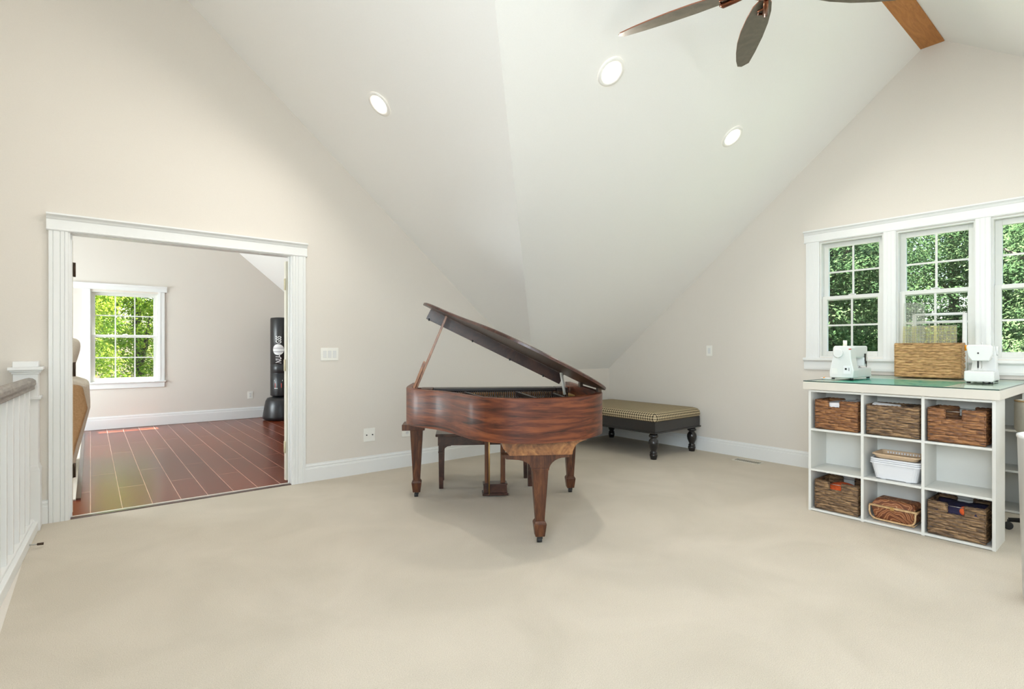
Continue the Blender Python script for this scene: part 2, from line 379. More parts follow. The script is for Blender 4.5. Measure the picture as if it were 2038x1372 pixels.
# window wall
b = nb(); wall_cells(b, 'x', YS - 0.1, YL, XR, XR + WT, -0.3, 4.3,
    [(y0, y1, WZ[0], WZ[1]) for y0, y1 in WINS] + [(-1.65, -0.25, WZ[0], WZ[1])])
struct('wall_right', b, 'wall', 'beige gable wall with the triple window', 'wall')
b = nb(); wall_cells(b, 'y', XW - 0.1, XR + WT, YS - WT, YS, -1.6, 5.0, [(-1.45, -0.15, 1.0, 2.8), (2.05, 3.25, 0.85, 1.65)])
struct('wall_back', b, 'wall', 'beige wall behind the photographer', 'wall')
b = nb(); wall_cells(b, 'x', YS - 0.1, YL, XW - WT, XW, -1.6, 5.0, [(-1.85, 0.45, 1.0, 4.3)]); struct('wall_stairwell', b, 'wall', 'beige wall across the stairwell', 'wall')
b = nb(); box(b, (-0.42, YS, -1.6), (-0.30, YL, -0.001)); struct('wall_landing', b, 'wall', 'short wall dropping from the railing into the stairwell', 'wall')
# far room walls
b = nb(); wall_cells(b, 'y', XFW - 0.1, XB + 0.3, YF, YF + WT, -0.3, 5.0, [(FW[0], FW[1], FW[2], FW[3])])
struct('wall_far', b, 'wall', 'beige end wall of the plank floored room', 'wall')
b = nb(); box(b, (XB, YL + WTL, -0.3), (XB + WT, YF, 1.2)); struct('wall_far_right', b, 'wall', 'low knee wall in the far room', 'wall')
b = nb(); wall_cells(b, 'x', YL, YF, XFW - WT, XFW, -0.3, 5.0, [(7.0, 9.2, 0.8, 2.1)]); struct('wall_far_left', b, 'wall', 'left wall of the far room', 'wall')
# ceilings
def slab(name, pts, lab):
    bm = nb(); hexa(bm, pts, [(x, y, z + 0.12) for x, y, z in pts]); return struct(name, bm, 'ceiling', lab, 'ceiling')
E_ = 0.06
slab('ceiling', [(XB, YL, ZK), (XB, YL + E_, ZK - E_ * KA), (XR + E_, YL + E_, ZK - E_ * KA), (XR + E_, YRIDGE, zA(YRIDGE)), (XV, YRIDGE, zA(YRIDGE))], 'white sloping ceiling above the piano, from ridge beam to corner')
slab('ceiling_south', [(XV, YRIDGE, zA2(YRIDGE)), (XR + E_, YRIDGE, zA2(YRIDGE)), (XR + E_, YS - E_, zA2(YS - E_)), (XVS, YS - E_, zA2(YS - E_)), (XVS, YS, zA2(YS))], 'white sloping ceiling right of the ridge beam')
bm = nb()
for tri in (((XB, YL), (XV, YRIDGE), (XT, YRIDGE), (XT, YL)), ((XV, YRIDGE), (XVS, YS), (XT, YS), (XT, YRIDGE)), ((XVS, YS), (XVS, YS - E_), (XT, YS - E_), (XT, YS))):
    p = [(x, y, zB(x)) for x, y in tri]; hexa(bm, p, [(x, y, z + 0.12) for x, y, z in p])
struct('ceiling_west', bm, 'ceiling', 'white sloping ceiling above the doorway wall', 'ceiling')
slab('ceiling_flat', [(XT, YS - E_, ZTOP), (XT, YL + 0.05, ZTOP), (XW - 0.1, YL + 0.05, ZTOP), (XW - 0.1, YS - E_, ZTOP)], 'flat strip of white ceiling over the stairwell')
slab('ceiling_far', [(XB + 0.1, YL + 0.06, zB(XB + 0.1)), (XT, YL + 0.06, ZTOP), (XT, YF + 0.06, ZTOP), (XB + 0.1, YF + 0.06, zB(XB + 0.1))], 'white sloping ceiling of the far room')
slab('ceiling_far_flat', [(XT, YL + 0.06, ZTOP), (XT, YF + 0.06, ZTOP), (XFW - 0.1, YF + 0.06, ZTOP), (XFW - 0.1, YL + 0.06, ZTOP)], 'flat ceiling of the far room')

# ---- baseboards: profile extruded
def base_prof(h, d=0.016):
    return [(0, 0), (d, 0), (d, h * 0.72), (d * 0.8, h * 0.735), (d * 0.8, h * 0.78), (d * 0.62, h * 0.80), (d * 0.75, h * 0.86), (d * 0.55, h * 0.93), (d * 0.3, h * 0.94), (d * 0.3, h), (0, h)]
def baseboard(name, wall, a0, a1, pos, sgn, h, lab):
    bm = nb(); pr = base_prof(h)
    if wall == 'y': prism(bm, [(pos - sgn * p, z) for p, z in pr], 'x', a0, a1)
    else: prism(bm, [(pos - sgn * p, z) for p, z in pr], 'y', a0, a1)
    return struct(name, bm, 'trim', lab, 'baseboard')
baseboard('baseboard_left', 'y', 1.512, XR - 0.016, YL, 1, 0.163, 'tall white baseboard right of the doorway')
baseboard('baseboard_stairs', 'y', -0.262, -0.228, YL, 1, 0.163, 'short white baseboard between newel post and door casing')
baseboard('baseboard_right', 'x', YS, YL, XR, 1, 0.163, 'tall white baseboard under the triple window')
baseboard('baseboard_far', 'y', XFW, XB, YF, 1, 0.19, 'white baseboard in the plank floored room')

# ---- door casing with crown head
def fluted(bm, x0, x1, z0, z1, yf, sgn):
    w_ = x1 - x0; d = 0.02
    prof = [(0, 0), (0, d), (.16, d), (.19, d - .005), (.22, d), (.50, d), (.53, d - .005), (.56, d), (.70, d), (.73, d - .005), (.76, d), (.9, d), (.94, d - .008), (1, d - .010), (1, 0)]
    prism(bm, [(x0 + w_ * (p if sgn > 0 else 1 - p), yf - q) for p, q in prof], 'z', z0, z1)
bm = nb()
fluted(bm, -0.226, -0.111, 0, 2.035, YL, 1); fluted(bm, 1.390, 1.512, 0, 2.035, YL, -1)
o = struct('trim_1', bm, 'trim', 'white fluted casing around the wide doorway', 'trim')
def crown_head(bm, ax, a0, a1, pos, sgn, z0, z1):
    h = z1 - z0; ov = 0.024
    prof = [(0, 0), (.022, 0), (.022, .02 * h), (.028, .05 * h), (.028, .12 * h), (.022, .15 * h), (.022, .66 * h), (.028, .70 * h), (.034, .80 * h), (.046, .88 * h), (.052, .90 * h), (.052, h), (0, h)]
    pts = [(pos - sgn * p, z0 + z) for p, z in prof]
    prism(bm, pts, 'x' if ax == 'y' else 'y', a0, a1)
bm = nb(); crown_head(bm, 'y', -0.238, 1.524, YL, 1, 2.035, 2.155); struct('trim_2', bm, 'trim', 'white crown moulded head over the doorway', 'trim')
bm = nb()
JD = YL + WTL + 0.004
box(bm, (DOOR[0] - 0.018, YL, 0), (DOOR[0], JD, 2.03)); box(bm, (DOOR[1], YL, 0), (DOOR[1] + 0.018, JD, 2.03)); box(bm, (DOOR[0] - 0.018, YL, 2.03), (DOOR[1] + 0.018, JD, 2.048))
box(bm, (DOOR[0], YL + 0.03, 0), (DOOR[0] + 0.010, YL + 0.06, 2.03)); box(bm, (DOOR[1] - 0.010, YL + 0.03, 0), (DOOR[1], YL + 0.06, 2.03))
struct('trim_3', bm, 'trim', 'white door jamb and stop lining the doorway', 'trim')
# threshold strip
bm = nb(); prism(bm, [(YL - 0.012, 0.0), (YL - 0.006, 0.008), (YL + 0.03, 0.008), (YL + 0.03, -0.003), (YL - 0.012, -0.003)], 'x', DOOR[0] + 0.001, DOOR[1] - 0.001)
struct('trim_4', bm, 'benchwood', 'dark wood strip where carpet meets planks', 'trim')
# doors: two leaves folded back against the far side of the wall
def door(name, hx, ang, m, hm, lab):
    t = thing(name, lab, 'door', (hx, YL + WTL + 0.032, 0), ang); t['kind'] = 'structure'
    bm = nb(); box(bm, (0, -0.018, 0.02), (0.745, 0.018, 2.0))
    for z0, z1 in ((0.15, 0.9), (1.05, 1.85)):
        for s_ in (-1, 1): box(bm, (0.12, s_ * 0.018 - 0.004, z0), (0.62, s_ * 0.018 + 0.004, z1))
    obj('door_leaf', bm, m, t, bev=0.002)
    for z in (0.32, 1.06, 1.79):
        bm = nb(); box(bm, (-0.004, -0.017, z - 0.05), (0, 0.017, z + 0.05)); tube(bm, [(-0.008, -0.022, z - 0.052), (-0.008, -0.022, z + 0.052)], 0.008)
        box(bm, (-0.012, -0.022, z - 0.045), (-0.004, -0.019, z + 0.045))
        obj('hinge', bm, hm, t)
    bm = nb(); lathe(bm, [(0.028, 0), (0.028, 0.006), (0.01, 0.012), (0.01, 0.04), (0.026, 0.05), (0.028, 0.06), (0.018, 0.07)], seg=16)
    bmesh.ops.rotate(bm, verts=bm.verts, matrix=Matrix.Rotation(-PI / 2, 3, 'X')); bmesh.ops.translate(bm, verts=bm.verts, vec=(0.69, 0.018, 0.95)); obj('door_knob', bm, 'brass', t)
    return t
door('door_1', 1.372, math.radians(5), 'creamdoor', 'hingecream', 'cream door leaf folded back past the right jamb of the doorway')
door('door_2', -0.100, math.radians(178), 'creamdoor', 'bronze', 'door leaf folded back past the left jamb of the doorway')
for z in (0.32, 1.06, 1.79):
    pass
# ---- windows
def window(name, loc, rz, W_, z0, z1, cols, rows, lab, lock=True):
    t = thing(name, lab, 'window', loc, rz); t['kind'] = 'structure'
    zm = (z0 + z1) / 2 + 0.01
    def frame(bm, x0, x1, za, zb, y0, y1, s_, r0, r1):
        box(bm, (x0, y0, za), (x0 + s_, y1, zb)); box(bm, (x1 - s_, y0, za), (x1, y1, zb))
        box(bm, (x0 + s_, y0, za), (x1 - s_, y1, za + r0)); box(bm, (x0 + s_, y0, zb - r1), (x1 - s_, y1, zb))
    bm = nb(); frame(bm, 0, W_, z0, z1, 0.0, WT, 0.014, 0.014, 0.014); o = obj('window_frame', bm, 'vinyl', t)
    for nm, za, zb, y0 in (('upper_sash', zm - 0.02, z1 - 0.014, 0.062), ('lower_sash', z0 + 0.014, zm + 0.02, 0.028)):
        bm = nb(); x0, x1 = 0.014, W_ - 0.014; s_ = 0.042
        r0, r1 = (0.034, 0.045) if nm == 'upper_sash' else (0.045, 0.034)
        frame(bm, x0, x1, za, zb, y0, y0 + 0.032, s_, r0, r1)
        sa = obj(nm, bm, 'vinyl', t, bev=0.002)
        bm = nb(); gx0, gx1, gz0, gz1 = x0 + s_, x1 - s_, za + r0, zb - r1; g_ = 0.008
        for k in range(1, cols): xx = gx0 + (gx1 - gx0) * k / cols; box(bm, (xx - g_, y0 + 0.006, gz0), (xx + g_, y0 + 0.013, gz1))
        for k in range(1, rows): zz = gz0 + (gz1 - gz0) * k / rows; box(bm, (gx0, y0 + 0.0055, zz - g_), (gx1, y0 + 0.0135, zz + g_))
        obj('muntins', bm, 'vinyl', sa)
        bm = nb(); box(bm, (gx0, y0 + 0.017, gz0), (gx1, y0 + 0.020, gz1)); obj('glass_pane', bm, 'glass', sa)
        if nm == 'lower_sash' and lock:
            bm = nb(); box(bm, (W_ / 2 - 0.03, y0 + 0.004, zb), (W_ / 2 + 0.03, y0 + 0.028, zb + 0.012)); box(bm, (W_ / 2 - 0.01, y0 - 0.004, zb + 0.008), (W_ / 2 + 0.02, y0 + 0.02, zb + 0.016))
            obj('sash_lock', bm, 'vinyl', t, bev=0.003)
    return t
labs = ['double hung window nearest the piano', 'middle double hung window behind the big basket', 'double hung window at the right edge of the photo']
for i, (y0, y1) in enumerate(WINS):
    window('window_%d' % (i + 1), (XR, y1, 0), -PI / 2, y1 - y0, WZ[0], WZ[1], 2, 2, labs[i] + ', white frame with four pane grids')
window('window_4', (FW[0], YF, 0), 0, FW[1] - FW[0], FW[2], FW[3], 3, 2, 'white double hung window in the far room with trees outside')
window('window_5', (XR, -0.25, 0), -PI / 2, 1.4, WZ[0], WZ[1], 4, 2, 'added unseen window farther along the window wall, for fill light')  # unseen window, added to let the east fill light in
window('window_6', (3.25, YS, 0), PI, 1.2, 0.85, 1.65, 2, 2, 'added unseen low window in the back wall, for fill light')  # added out of view as an opening for the south fill
window('window_8', (-0.15, YS, 0), PI, 1.3, 1.0, 2.8, 2, 2, 'added unseen tall window over the stair landing, for fill light')  # unseen, added for the fill light over the landing
window('window_9', (XW, -1.85, 0), PI / 2, 2.3, 1.0, 4.3, 4, 3, 'added unseen tall wide window in the stairwell wall, for fill light')  # unseen, added tall so its fill light reaches the west slope
window('window_7', (XFW, 7.0, 0), PI / 2, 2.2, 0.8, 2.1, 4, 2, 'window in the left wall of the far room')
# casings of the triple window
bm = nb()
d = 0.02
def vcas(y0, y1, z0=1.11, z1=2.295):
    box(bm, (XR - d, y0, z0), (XR, y1, z1))
    for q in (0.18, 0.5, 0.82):
        yy = y0 + (y1 - y0) * q; box(bm, (XR - d - 0.003, yy - 0.012, z0), (XR - d, yy + 0.012, z1))
vcas(2.140, 2.262); vcas(1.503, 1.599); vcas(0.864, 0.960); vcas(0.200, 0.319)
struct('trim_5', bm, 'trim', 'white upright casings between and beside the triple window', 'trim', bev=0.003)
bm = nb(); crown_head(bm, 'x', 0.185, 2.278, XR, 1, 2.27, 2.39); struct('trim_6', bm, 'trim', 'white crown moulded head over the triple window', 'trim')
bm = nb(); prism(bm, [(XR, 1.0), (XR - .016, 1.0), (XR - .02, 1.02), (XR - .02, 1.075), (XR - .03, 1.085), (XR - .048, 1.095), (XR - .048, 1.118), (XR, 1.118)], 'y', 0.19, 2.28)
struct('trim_7', bm, 'trim', 'white sill and apron under the triple window', 'trim')
# casing of the far window
bm = nb(); box(bm, (0.83, YF - 0.02, 0.70), (0.915, YF, 2.085)); box(bm, (-0.085, YF - 0.02, 0.70), (0.0, YF, 2.085)); box(bm, (0.845, YF - 0.023, 0.70), (0.865, YF, 2.085))
struct('trim_8', bm, 'trim', 'white side casings of the far room window', 'trim', bev=0.003)
bm = nb(); crown_head(bm, 'y', -0.22, 0.945, YF, 1, 2.085, 2.175); struct('trim_9', bm, 'trim', 'white head moulding over the far room window', 'trim')
bm = nb(); box(bm, (-0.10, YF - 0.04, 0.68), (0.93, YF, 0.70)); box(bm, (-0.09, YF - 0.018, 0.60), (0.915, YF, 0.68)); struct('trim_10', bm, 'trim', 'white sill and apron of the far room window', 'trim', bev=0.003)

# ---- ridge beam
bm = nb(); box(bm, (0.45, 1.161, 3.828), (XR - 0.001, 1.341, 3.99)); tag(obj('ceiling_beam', bm, 'beam', bev=0.003), 'honey stained wooden beam along the ceiling ridge', 'beam')

# ================================================================== electrical plates
def plate(name, lab, cat, loc, rz, w_, h_, kind, group=None):
    t = thing(name, lab, cat, loc, rz, group)       # local: plate faces -y
    bm = nb(); box(bm, (-w_ / 2, -0.006, -h_ / 2), (w_ / 2, 0, h_ / 2)); obj('cover_plate', bm, 'plate', t, bev=0.003)
    if kind[0] == 'rocker':
        n = kind[1]
        for k in range(n):
            x = (k - (n - 1) / 2) * 0.046; bm = nb(); box(bm, (x - 0.0165, -0.009, -0.033), (x + 0.0165, -0.006, 0.033)); obj('rocker_switch', bm, 'white', t, bev=0.0015)
    if kind[0] == 'outlet':
        for z in (-0.02, 0.02):
            bm = nb(); lathe(bm, [(0.017, 0), (0.017, 0.003)], seg=16); bmesh.ops.rotate(bm, verts=bm.verts, matrix=Matrix.Rotation(PI / 2, 3, 'X')); bmesh.ops.translate(bm, verts=bm.verts, vec=(0, -0.006, z))
            f = obj('receptacle', bm, 'white', t)
            bm = nb()
            for x in (-0.006, 0.006): box(bm, (x - 0.001, -0.0095, z - 0.002), (x + 0.001, -0.009, z + 0.007))
            obj('slots', bm, 'darkhole', f)
    if kind[0] == 'jack':
        for x in (-0.03, 0.03):
            bm = nb(); tube(bm, [(x, -0.006, 0), (x, -0.014, 0)], 0.006); obj('jack', bm, 'darkhole', t)
    return t
plate('light_switch', 'white three gang switch plate on the wall right of the doorway', 'light switch', (1.733, YL, 1.158), 0, 0.165, 0.118, ('rocker', 3))
plate('wall_plate', 'square cream plate with two dark jacks, low on the wall left of the piano', 'wall plate', (2.122, YL, 0.367), 0, 0.118, 0.13, ('jack',))
plate('power_outlet', 'white outlet half hidden behind the left corner of the piano', 'power outlet', (2.530, YL, 0.367), 0, 0.118, 0.12, ('outlet',))
plate('light_switch', 'single white switch plate on the window wall above the ottoman', 'light switch', (XR, 3.333, 1.182), -PI / 2, 0.075, 0.122, ('rocker', 1))
plate('power_outlet', 'white outlet low on the far wall beside the punching bag', 'power outlet', (2.155, YF, 0.398), 0, 0.088, 0.125, ('outlet',))
# floor register
t = thing('floor_vent', 'beige metal floor register in the carpet along the window wall', 'floor vent', (5.475, 2.78, 0))
bm = nb(); box(bm, (-0.06, -0.15, 0), (0.06, -0.14, 0.006)); box(bm, (-0.06, 0.14, 0), (0.06, 0.15, 0.006)); box(bm, (-0.06, -0.14, 0), (-0.05, 0.14, 0.006)); box(bm, (0.05, -0.14, 0), (0.06, 0.14, 0.006)); obj('vent_frame', bm, 'creamlam', t)
bm = nb()
for k in range(13): y = -0.132 + k * 0.022; box(bm, (-0.05, y - 0.003, 0.001), (0.05, y + 0.003, 0.005))
obj('louvers', bm, 'beigefab', t)
bm = nb(); box(bm, (-0.05, -0.14, 0.0002), (0.05, 0.14, 0.0012)); obj('vent_opening', bm, 'darkhole', t)

# ================================================================== ceiling lights
F3 = Vector((math.cos(YAW), math.sin(YAW), 0)); R3 = Vector((math.sin(YAW), -math.cos(YAW), 0))
def downlight(x, y, plane, lab, k=1.0):
    if plane == 'A': z = zA(y); n = Vector((0, -KA, -1)).normalized()
    elif plane == 'B': z = zB(x); n = Vector((-KB, 0, -1)).normalized()
    elif plane == 'A2': z = zA2(y); n = Vector((0, 0.73, -1)).normalized()
    t = thing('ceiling_light', lab, 'ceiling light', (x, y, z), 0)
    t.rotation_mode = 'QUATERNION'; t.rotation_quaternion = n.to_track_quat('-Z', 'Y')
    bm = nb(); prof = [(0.066, -0.001), (0.068, -0.006), (0.078, -0.010), (0.094, -0.009), (0.099, -0.001)]
    lathe(bm, prof, seg=40, cap=False); obj('trim_ring', bm, 'ringwhite', t)
    bm = nb(); lathe(bm, [(0.067, -0.001), (0.067, -0.004)], seg=32); obj('lens', bm, 'lamp', t)
    l = bpy.data.lights.new('downlight_glow', 'AREA'); l.shape = 'DISK'; l.size = 0.12; l.energy = 8.0 * k; l.color = (1, 0.95, 0.87); l.spread = math.radians(150)
    o = bpy.data.objects.new('downlight_glow', l); C.objects.link(o); o.location = Vector((x, y, z)) + n * 0.012; aim(o, n)
def hit(px, py, plane):
    u = (px - 1019) / 1042; v_ = (692 - py) / 1042; dx = F3.x + R3.x * u; dy = F3.y + R3.y * u
    if plane == 'A': s_ = (ZK + KA * YL - EYE) / (v_ + KA * dy)
    else: s_ = (ZK + KB * XB - EYE) / (v_ + KB * dx)
    return dx * s_, dy * s_
x, y = hit(755, 207, 'B'); downlight(x, y, 'B', 'recessed ceiling light above the doorway wall, leftmost of three')
x, y = hit(1216, 143, 'A'); downlight(x, y, 'A', 'largest looking recessed ceiling light, near the fan blades')
x, y = hit(1457, 272, 'A'); downlight(x, y, 'A', 'recessed ceiling light nearest the window wall')
for (x, y, p, k, w_) in ((0.95, 3.3, 'B', 0.55, 'above the doorway'), (0.1, 2.2, 'B', 0.35, 'above the railing'), (0.3, -1.2, 'B', 0.12, 'behind the photographer'), (2.2, -1.2, 'A2', 0.12, 'behind the photographer to the right'), (4.4, -0.6, 'A2', 0.12, 'right of the craft table')):  # downlights added out of view to brighten carpet and walls
    downlight(x, y, p, 'added unseen recessed light for fill, ' + w_, k)

# ================================================================== ceiling fan
t = thing('ceiling_fan', 'dark bronze ceiling fan with leaf shaped blades hanging from the ridge beam', 'ceiling fan', (2.70, 1.25, 3.08))
bm = nb(); tube(bm, [(0, 0, 0.1), (0, 0, 0.70)], 0.013); obj('downrod', bm, 'bronze', t)
bm = nb(); lathe(bm, [(0.02, 0.62), (0.065, 0.68), (0.07, 0.748)]); obj('canopy', bm, 'copper', t)
bm = nb(); lathe(bm, [(0.03, -0.045), (0.07, -0.040), (0.11, -0.02), (0.13, 0.01), (0.12, 0.06), (0.06, 0.11), (0.02, 0.13)]); obj('motor_housing', bm, 'copper', t)
for k in range(5):
    a = math.radians(108 - 70.5 * k)
    R_ = Matrix.Rotation(a, 4, 'Z')
    # outline: x along blade, y across
    up = [(0.13, 0.030), (0.17, 0.054), (0.26, 0.070), (0.38, 0.080), (0.50, 0.078), (0.62, 0.064), (0.72, 0.046), (0.800, 0.024)]
    lo = [(0.822, -0.006), (0.80, -0.048), (0.68, -0.062), (0.52, -0.072), (0.38, -0.072), (0.26, -0.062), (0.18, -0.046), (0.13, -0.018)]
    def bl(z): return [Matrix.Rotation(math.radians(-13), 4, 'X') @ Vector((x, y, z)) for x, y in up + lo]
    bm = nb(); hexa(bm, [R_ @ (p + Vector((0, 0, -0.004))) for p in bl(0)], [R_ @ (p + Vector((0, 0, 0.004))) for p in bl(0)])
    for f in bm.faces:
        if len(f.verts) == 4: f.material_index = 1
    bd = obj('fan_blade', bm, ['blade', 'bladeedge'], t, bev=0.0015)
    bm = nb(); tube(bm, [R_ @ Vector((0.10, 0, -0.02)), R_ @ Vector((0.17, -0.012, -0.022)), R_ @ Vector((0.235, -0.024, -0.018)), R_ @ Vector((0.25, -0.026, -0.010))], [0.012, 0.014, 0.017, 0.010], 8)
    tube(bm, [R_ @ Vector((0.17, -0.01, -0.022)), R_ @ Vector((0.20, 0.018, -0.018)), R_ @ Vector((0.245, 0.012, -0.010)), R_ @ Vector((0.245, -0.015, -0.010))], 0.006, 6)
    obj('blade_bracket', bm, 'copper', t)

# ================================================================== grand piano
PM = Vector((2.623, 3.489, 0)); prz = math.atan2(-0.542, 0.840)
piano = thing('grand_piano', 'mahogany baby grand piano with its lid propped open, in the middle of the carpet', 'piano', PM, prz)
# local: +x = bass side, -y = tail (towards the photographer)
def vv(p): return (p[0], -p[1])     # (u,v) -> local xy
ctrl = [(-0.69, -0.24), (-0.70, 0.05), (-0.70, 0.24), (-0.685, 0.36), (-0.635, 0.47), (-0.555, 0.56), (-0.45, 0.665), (-0.365, 0.79), (-0.295, 0.93), (-0.225, 1.06), (-0.13, 1.17),
        (-0.02, 1.235), (0.11, 1.262), (0.24, 1.25), (0.38, 1.20), (0.50, 1.125), (0.60, 1.02), (0.665, 0.90), (0.69, 0.76), (0.695, 0.55), (0.695, 0.2), (0.695, -0.24)]
def catmull(P_, n=5):
    out = []
    for i in range(len(P_) - 1):
        p0, p1, p2, p3 = P_[max(i - 1, 0)], P_[i], P_[i + 1], P_[min(i + 2, len(P_) - 1)]
        for k in range(n):
            s_ = k / n
            out.append(tuple(0.5 * ((2 * p1[j]) + (-p0[j] + p2[j]) * s_ + (2 * p0[j] - 5 * p1[j] + 4 * p2[j] - p3[j]) * s_ ** 2 + (-p0[j] + 3 * p1[j] - 3 * p2[j] + p3[j]) * s_ ** 3) for j in (0, 1)))
    out.append(P_[-1]); return out
rim = catmull(ctrl)
def offset(pl, d):
    out = []
    for i in range(len(pl)):
        a = pl[max(i - 1, 0)]; c = pl[min(i + 1, len(pl) - 1)]; tx, ty = c[0] - a[0], c[1] - a[1]; l = math.hypot(tx, ty)
        out.append((pl[i][0] + ty / l * d, pl[i][1] - tx / l * d))
    return out
# rim runs treble -> tail -> bass in (u,v): interior lies to the right of travel
inn = offset(rim, 0.045)
RB, RT = 0.645, 0.915
bm = nb(); A = []
for (p, q) in zip(rim, inn):
    A.append([bm.verts.new((*vv(p), RB)), bm.verts.new((*vv(p), RT - 0.004)), bm.verts.new((vv(p)[0] * 0.997, vv(p)[1] * 0.997, RT)), bm.verts.new((*vv(q), RT)), bm.verts.new((*vv(q), RB))])
for i in range(len(A) - 1):
    for k in range(5):
        f = bm.faces.new((A[i][k], A[i + 1][k], A[i + 1][(k + 1) % 5], A[i][(k + 1) % 5])); f.smooth = True
bm.faces.new(A[0]); bm.faces.new(A[-1][::-1])
o = obj('rim', bm, 'mahogany', piano)
o.modifiers.new('edge_split', 'EDGE_SPLIT').split_angle = math.radians(35)
inn2 = offset(rim, 0.046)
bm = nb(); hexa(bm, [(*vv(p), RB + 0.02) for p in inn2], [(*vv(p), RB + 0.035) for p in inn2]); obj('soundboard', bm, 'tan', piano)
# cast plate with openings suggested by struts
pl = [p for p in offset(rim, 0.062) if p[1] > 0.12]
bm = nb(); hexa(bm, [(*vv(p), 0.795) for p in pl], [(*vv(p), 0.812) for p in pl]); pt = obj('harp_plate', bm, 'goldplate', piano)
for (a_, c_, hh) in (((-0.60, 0.16), (-0.42, 0.62), 0.05), ((-0.25, 0.16), (0.02, 1.12), 0.055), ((0.16, 0.16), (0.30, 1.12), 0.055), ((0.45, 0.16), (0.50, 1.0), 0.045)):
    bm = nb(); dx, dy = c_[0] - a_[0], c_[1] - a_[1]; l = math.hypot(dx, dy); nx, ny = -dy / l * 0.012, dx / l * 0.012
    q = [(a_[0] + nx, a_[1] + ny), (a_[0] - nx, a_[1] - ny), (c_[0] - nx, c_[1] - ny), (c_[0] + nx, c_[1] + ny)]
    hexa(bm, [(*vv(p), 0.812) for p in q], [(*vv(p), 0.812 + hh) for p in q]); obj('plate_strut', bm, 'piano_black', pt)
bm = nb()
for k in range(72):
    u0 = -0.60 + k * 0.0165; u1 = u0 * 0.62 + 0.06 if k > 20 else u0 * 0.8
    vend = 0.45 + min(0.72, k * 0.018) if k < 60 else 1.08
    tube(bm, [(*vv((u0, 0.17)), 0.838), (*vv((min(u1, 0.55), min(vend, 1.12))), 0.832)], 0.0009, 3, cap=False)
s_o = obj('strings', bm, 'steel', piano)
bm = nb()
for k in range(70): u0 = -0.59 + k * 0.0168; box(bm, (u0, -0.215, 0.812), (u0 + 0.008, -0.185, 0.868))
obj('dampers', bm, 'benchwood', piano)
bm = nb()
for r_ in range(3):
    for k in range(66): u0 = -0.57 + k * 0.0172 + r_ * 0.005; tube(bm, [(u0, -0.13 - r_ * 0.015, 0.83), (u0, -0.13 - r_ * 0.015, 0.858)], 0.003, 5)
obj('tuning_pins', bm, 'brass', piano)
bm = nb(); box(bm, (-0.645, -0.16, 0.78), (0.645, 0.05, 0.832)); obj('pin_block', bm, 'goldplate', piano)
bm = nb(); box(bm, (-0.50, -0.10, 0.868), (0.50, 0.06, 0.888)); box(bm, (-0.50, 0.03, 0.84), (0.50, 0.06, 0.868)); obj('music_shelf', bm, 'piano_black', piano, bev=0.002)
bm = nb(); box(bm, (-0.60, -0.105, 0.862), (-0.505, 0.06, 0.889)); obj('shelf_block', bm, 'mahogany_u', piano, bev=0.002)
bm = nb(); box(bm, (0.505, -0.105, 0.862), (0.60, 0.06, 0.889)); obj('shelf_block', bm, 'piano_black', piano, bev=0.002)
bm = nb(); box(bm, (-0.645, 0.055, 0.66), (0.645, 0.075, 0.885)); obj('fallboard', bm, 'mahogany', piano, bev=0.003)
bm = nb(); box(bm, (-0.70, -0.10, 0.60), (0.70, 0.27, 0.645)); obj('keybed', bm, 'mahogany_u', piano, bev=0.003)
bm = nb(); box(bm, (-0.61, 0.08, 0.66), (0.61, 0.225, 0.685)); obj('white_keys', bm, 'ivory', piano)
bm = nb()
for k in range(51):
    if k % 7 in (2, 6): continue
    box(bm, (-0.61 + (k + 1) * 0.02346 - 0.005, 0.08, 0.685), (-0.61 + (k + 1) * 0.02346 + 0.005, 0.17, 0.697))
obj('black_keys', bm, 'black', piano)
for sx in (-1, 1):
    bm = nb(); box(bm, (sx * 0.63 - 0.02, 0.08, 0.645), (sx * 0.63 + 0.02, 0.235, 0.70)); obj('key_block', bm, 'mahogany_u', piano, bev=0.003)
bm = nb(); box(bm, (-0.64, 0.235, 0.645), (0.64, 0.255, 0.69)); obj('key_slip', bm, 'mahogany_u', piano, bev=0.003)
# legs
def leg(u, v_, ztop, blk):
    x, y = vv((u, v_)); bm = nb()
    taper(bm, x, y, 0.135, 0.056, ztop, 0.100)
    o = obj('leg', bm, 'mahogany_u', piano, bev=0.003)
    bm = nb(); taper(bm, x, y, 0.038, 0.060, 0.120, 0.080); taper(bm, x, y, 0.120, 0.080, 0.138, 0.058); obj('leg_foot', bm, 'mahogany_u', o, bev=0.003)
    bm = nb(); box(bm, (x - 0.016, y - 0.022, 0.022), (x + 0.016, y + 0.022, 0.040)); tube(bm, [(x - 0.018, y - 0.014, 0.015), (x + 0.012, y - 0.014, 0.015)], 0.015, 14); obj('caster', bm, 'rubber', o)
    if blk:
        bm = nb(); box(bm, (x - 0.11, y - 0.10, ztop), (x + 0.07, y + 0.10, 0.60)); obj('leg_block', bm, 'mahogany_u', o, bev=0.003)
leg(-0.64, 0.0, 0.553, True); leg(0.64, 0.0, 0.553, True); leg(0.205, 1.096, 0.47, False)
bm = nb(); c0 = 0.205; K_ = 0.045
pr = [(-0.085, 0.645), (-0.075, 0.60), (-0.035, 0.556), (0.355, 0.556)]
pr += [(0.355 + 0.095 * (1 - math.cos(a_)), 0.556 + 0.089 * math.sin(a_)) for a_ in [PI / 2 * k / 6 for k in range(1, 7)]]
prism(bm, [(a_ + K_, b_) for a_, b_ in pr], 'y', -1.165, -1.04); obj('tail_block', bm, 'mahogany_h', piano)
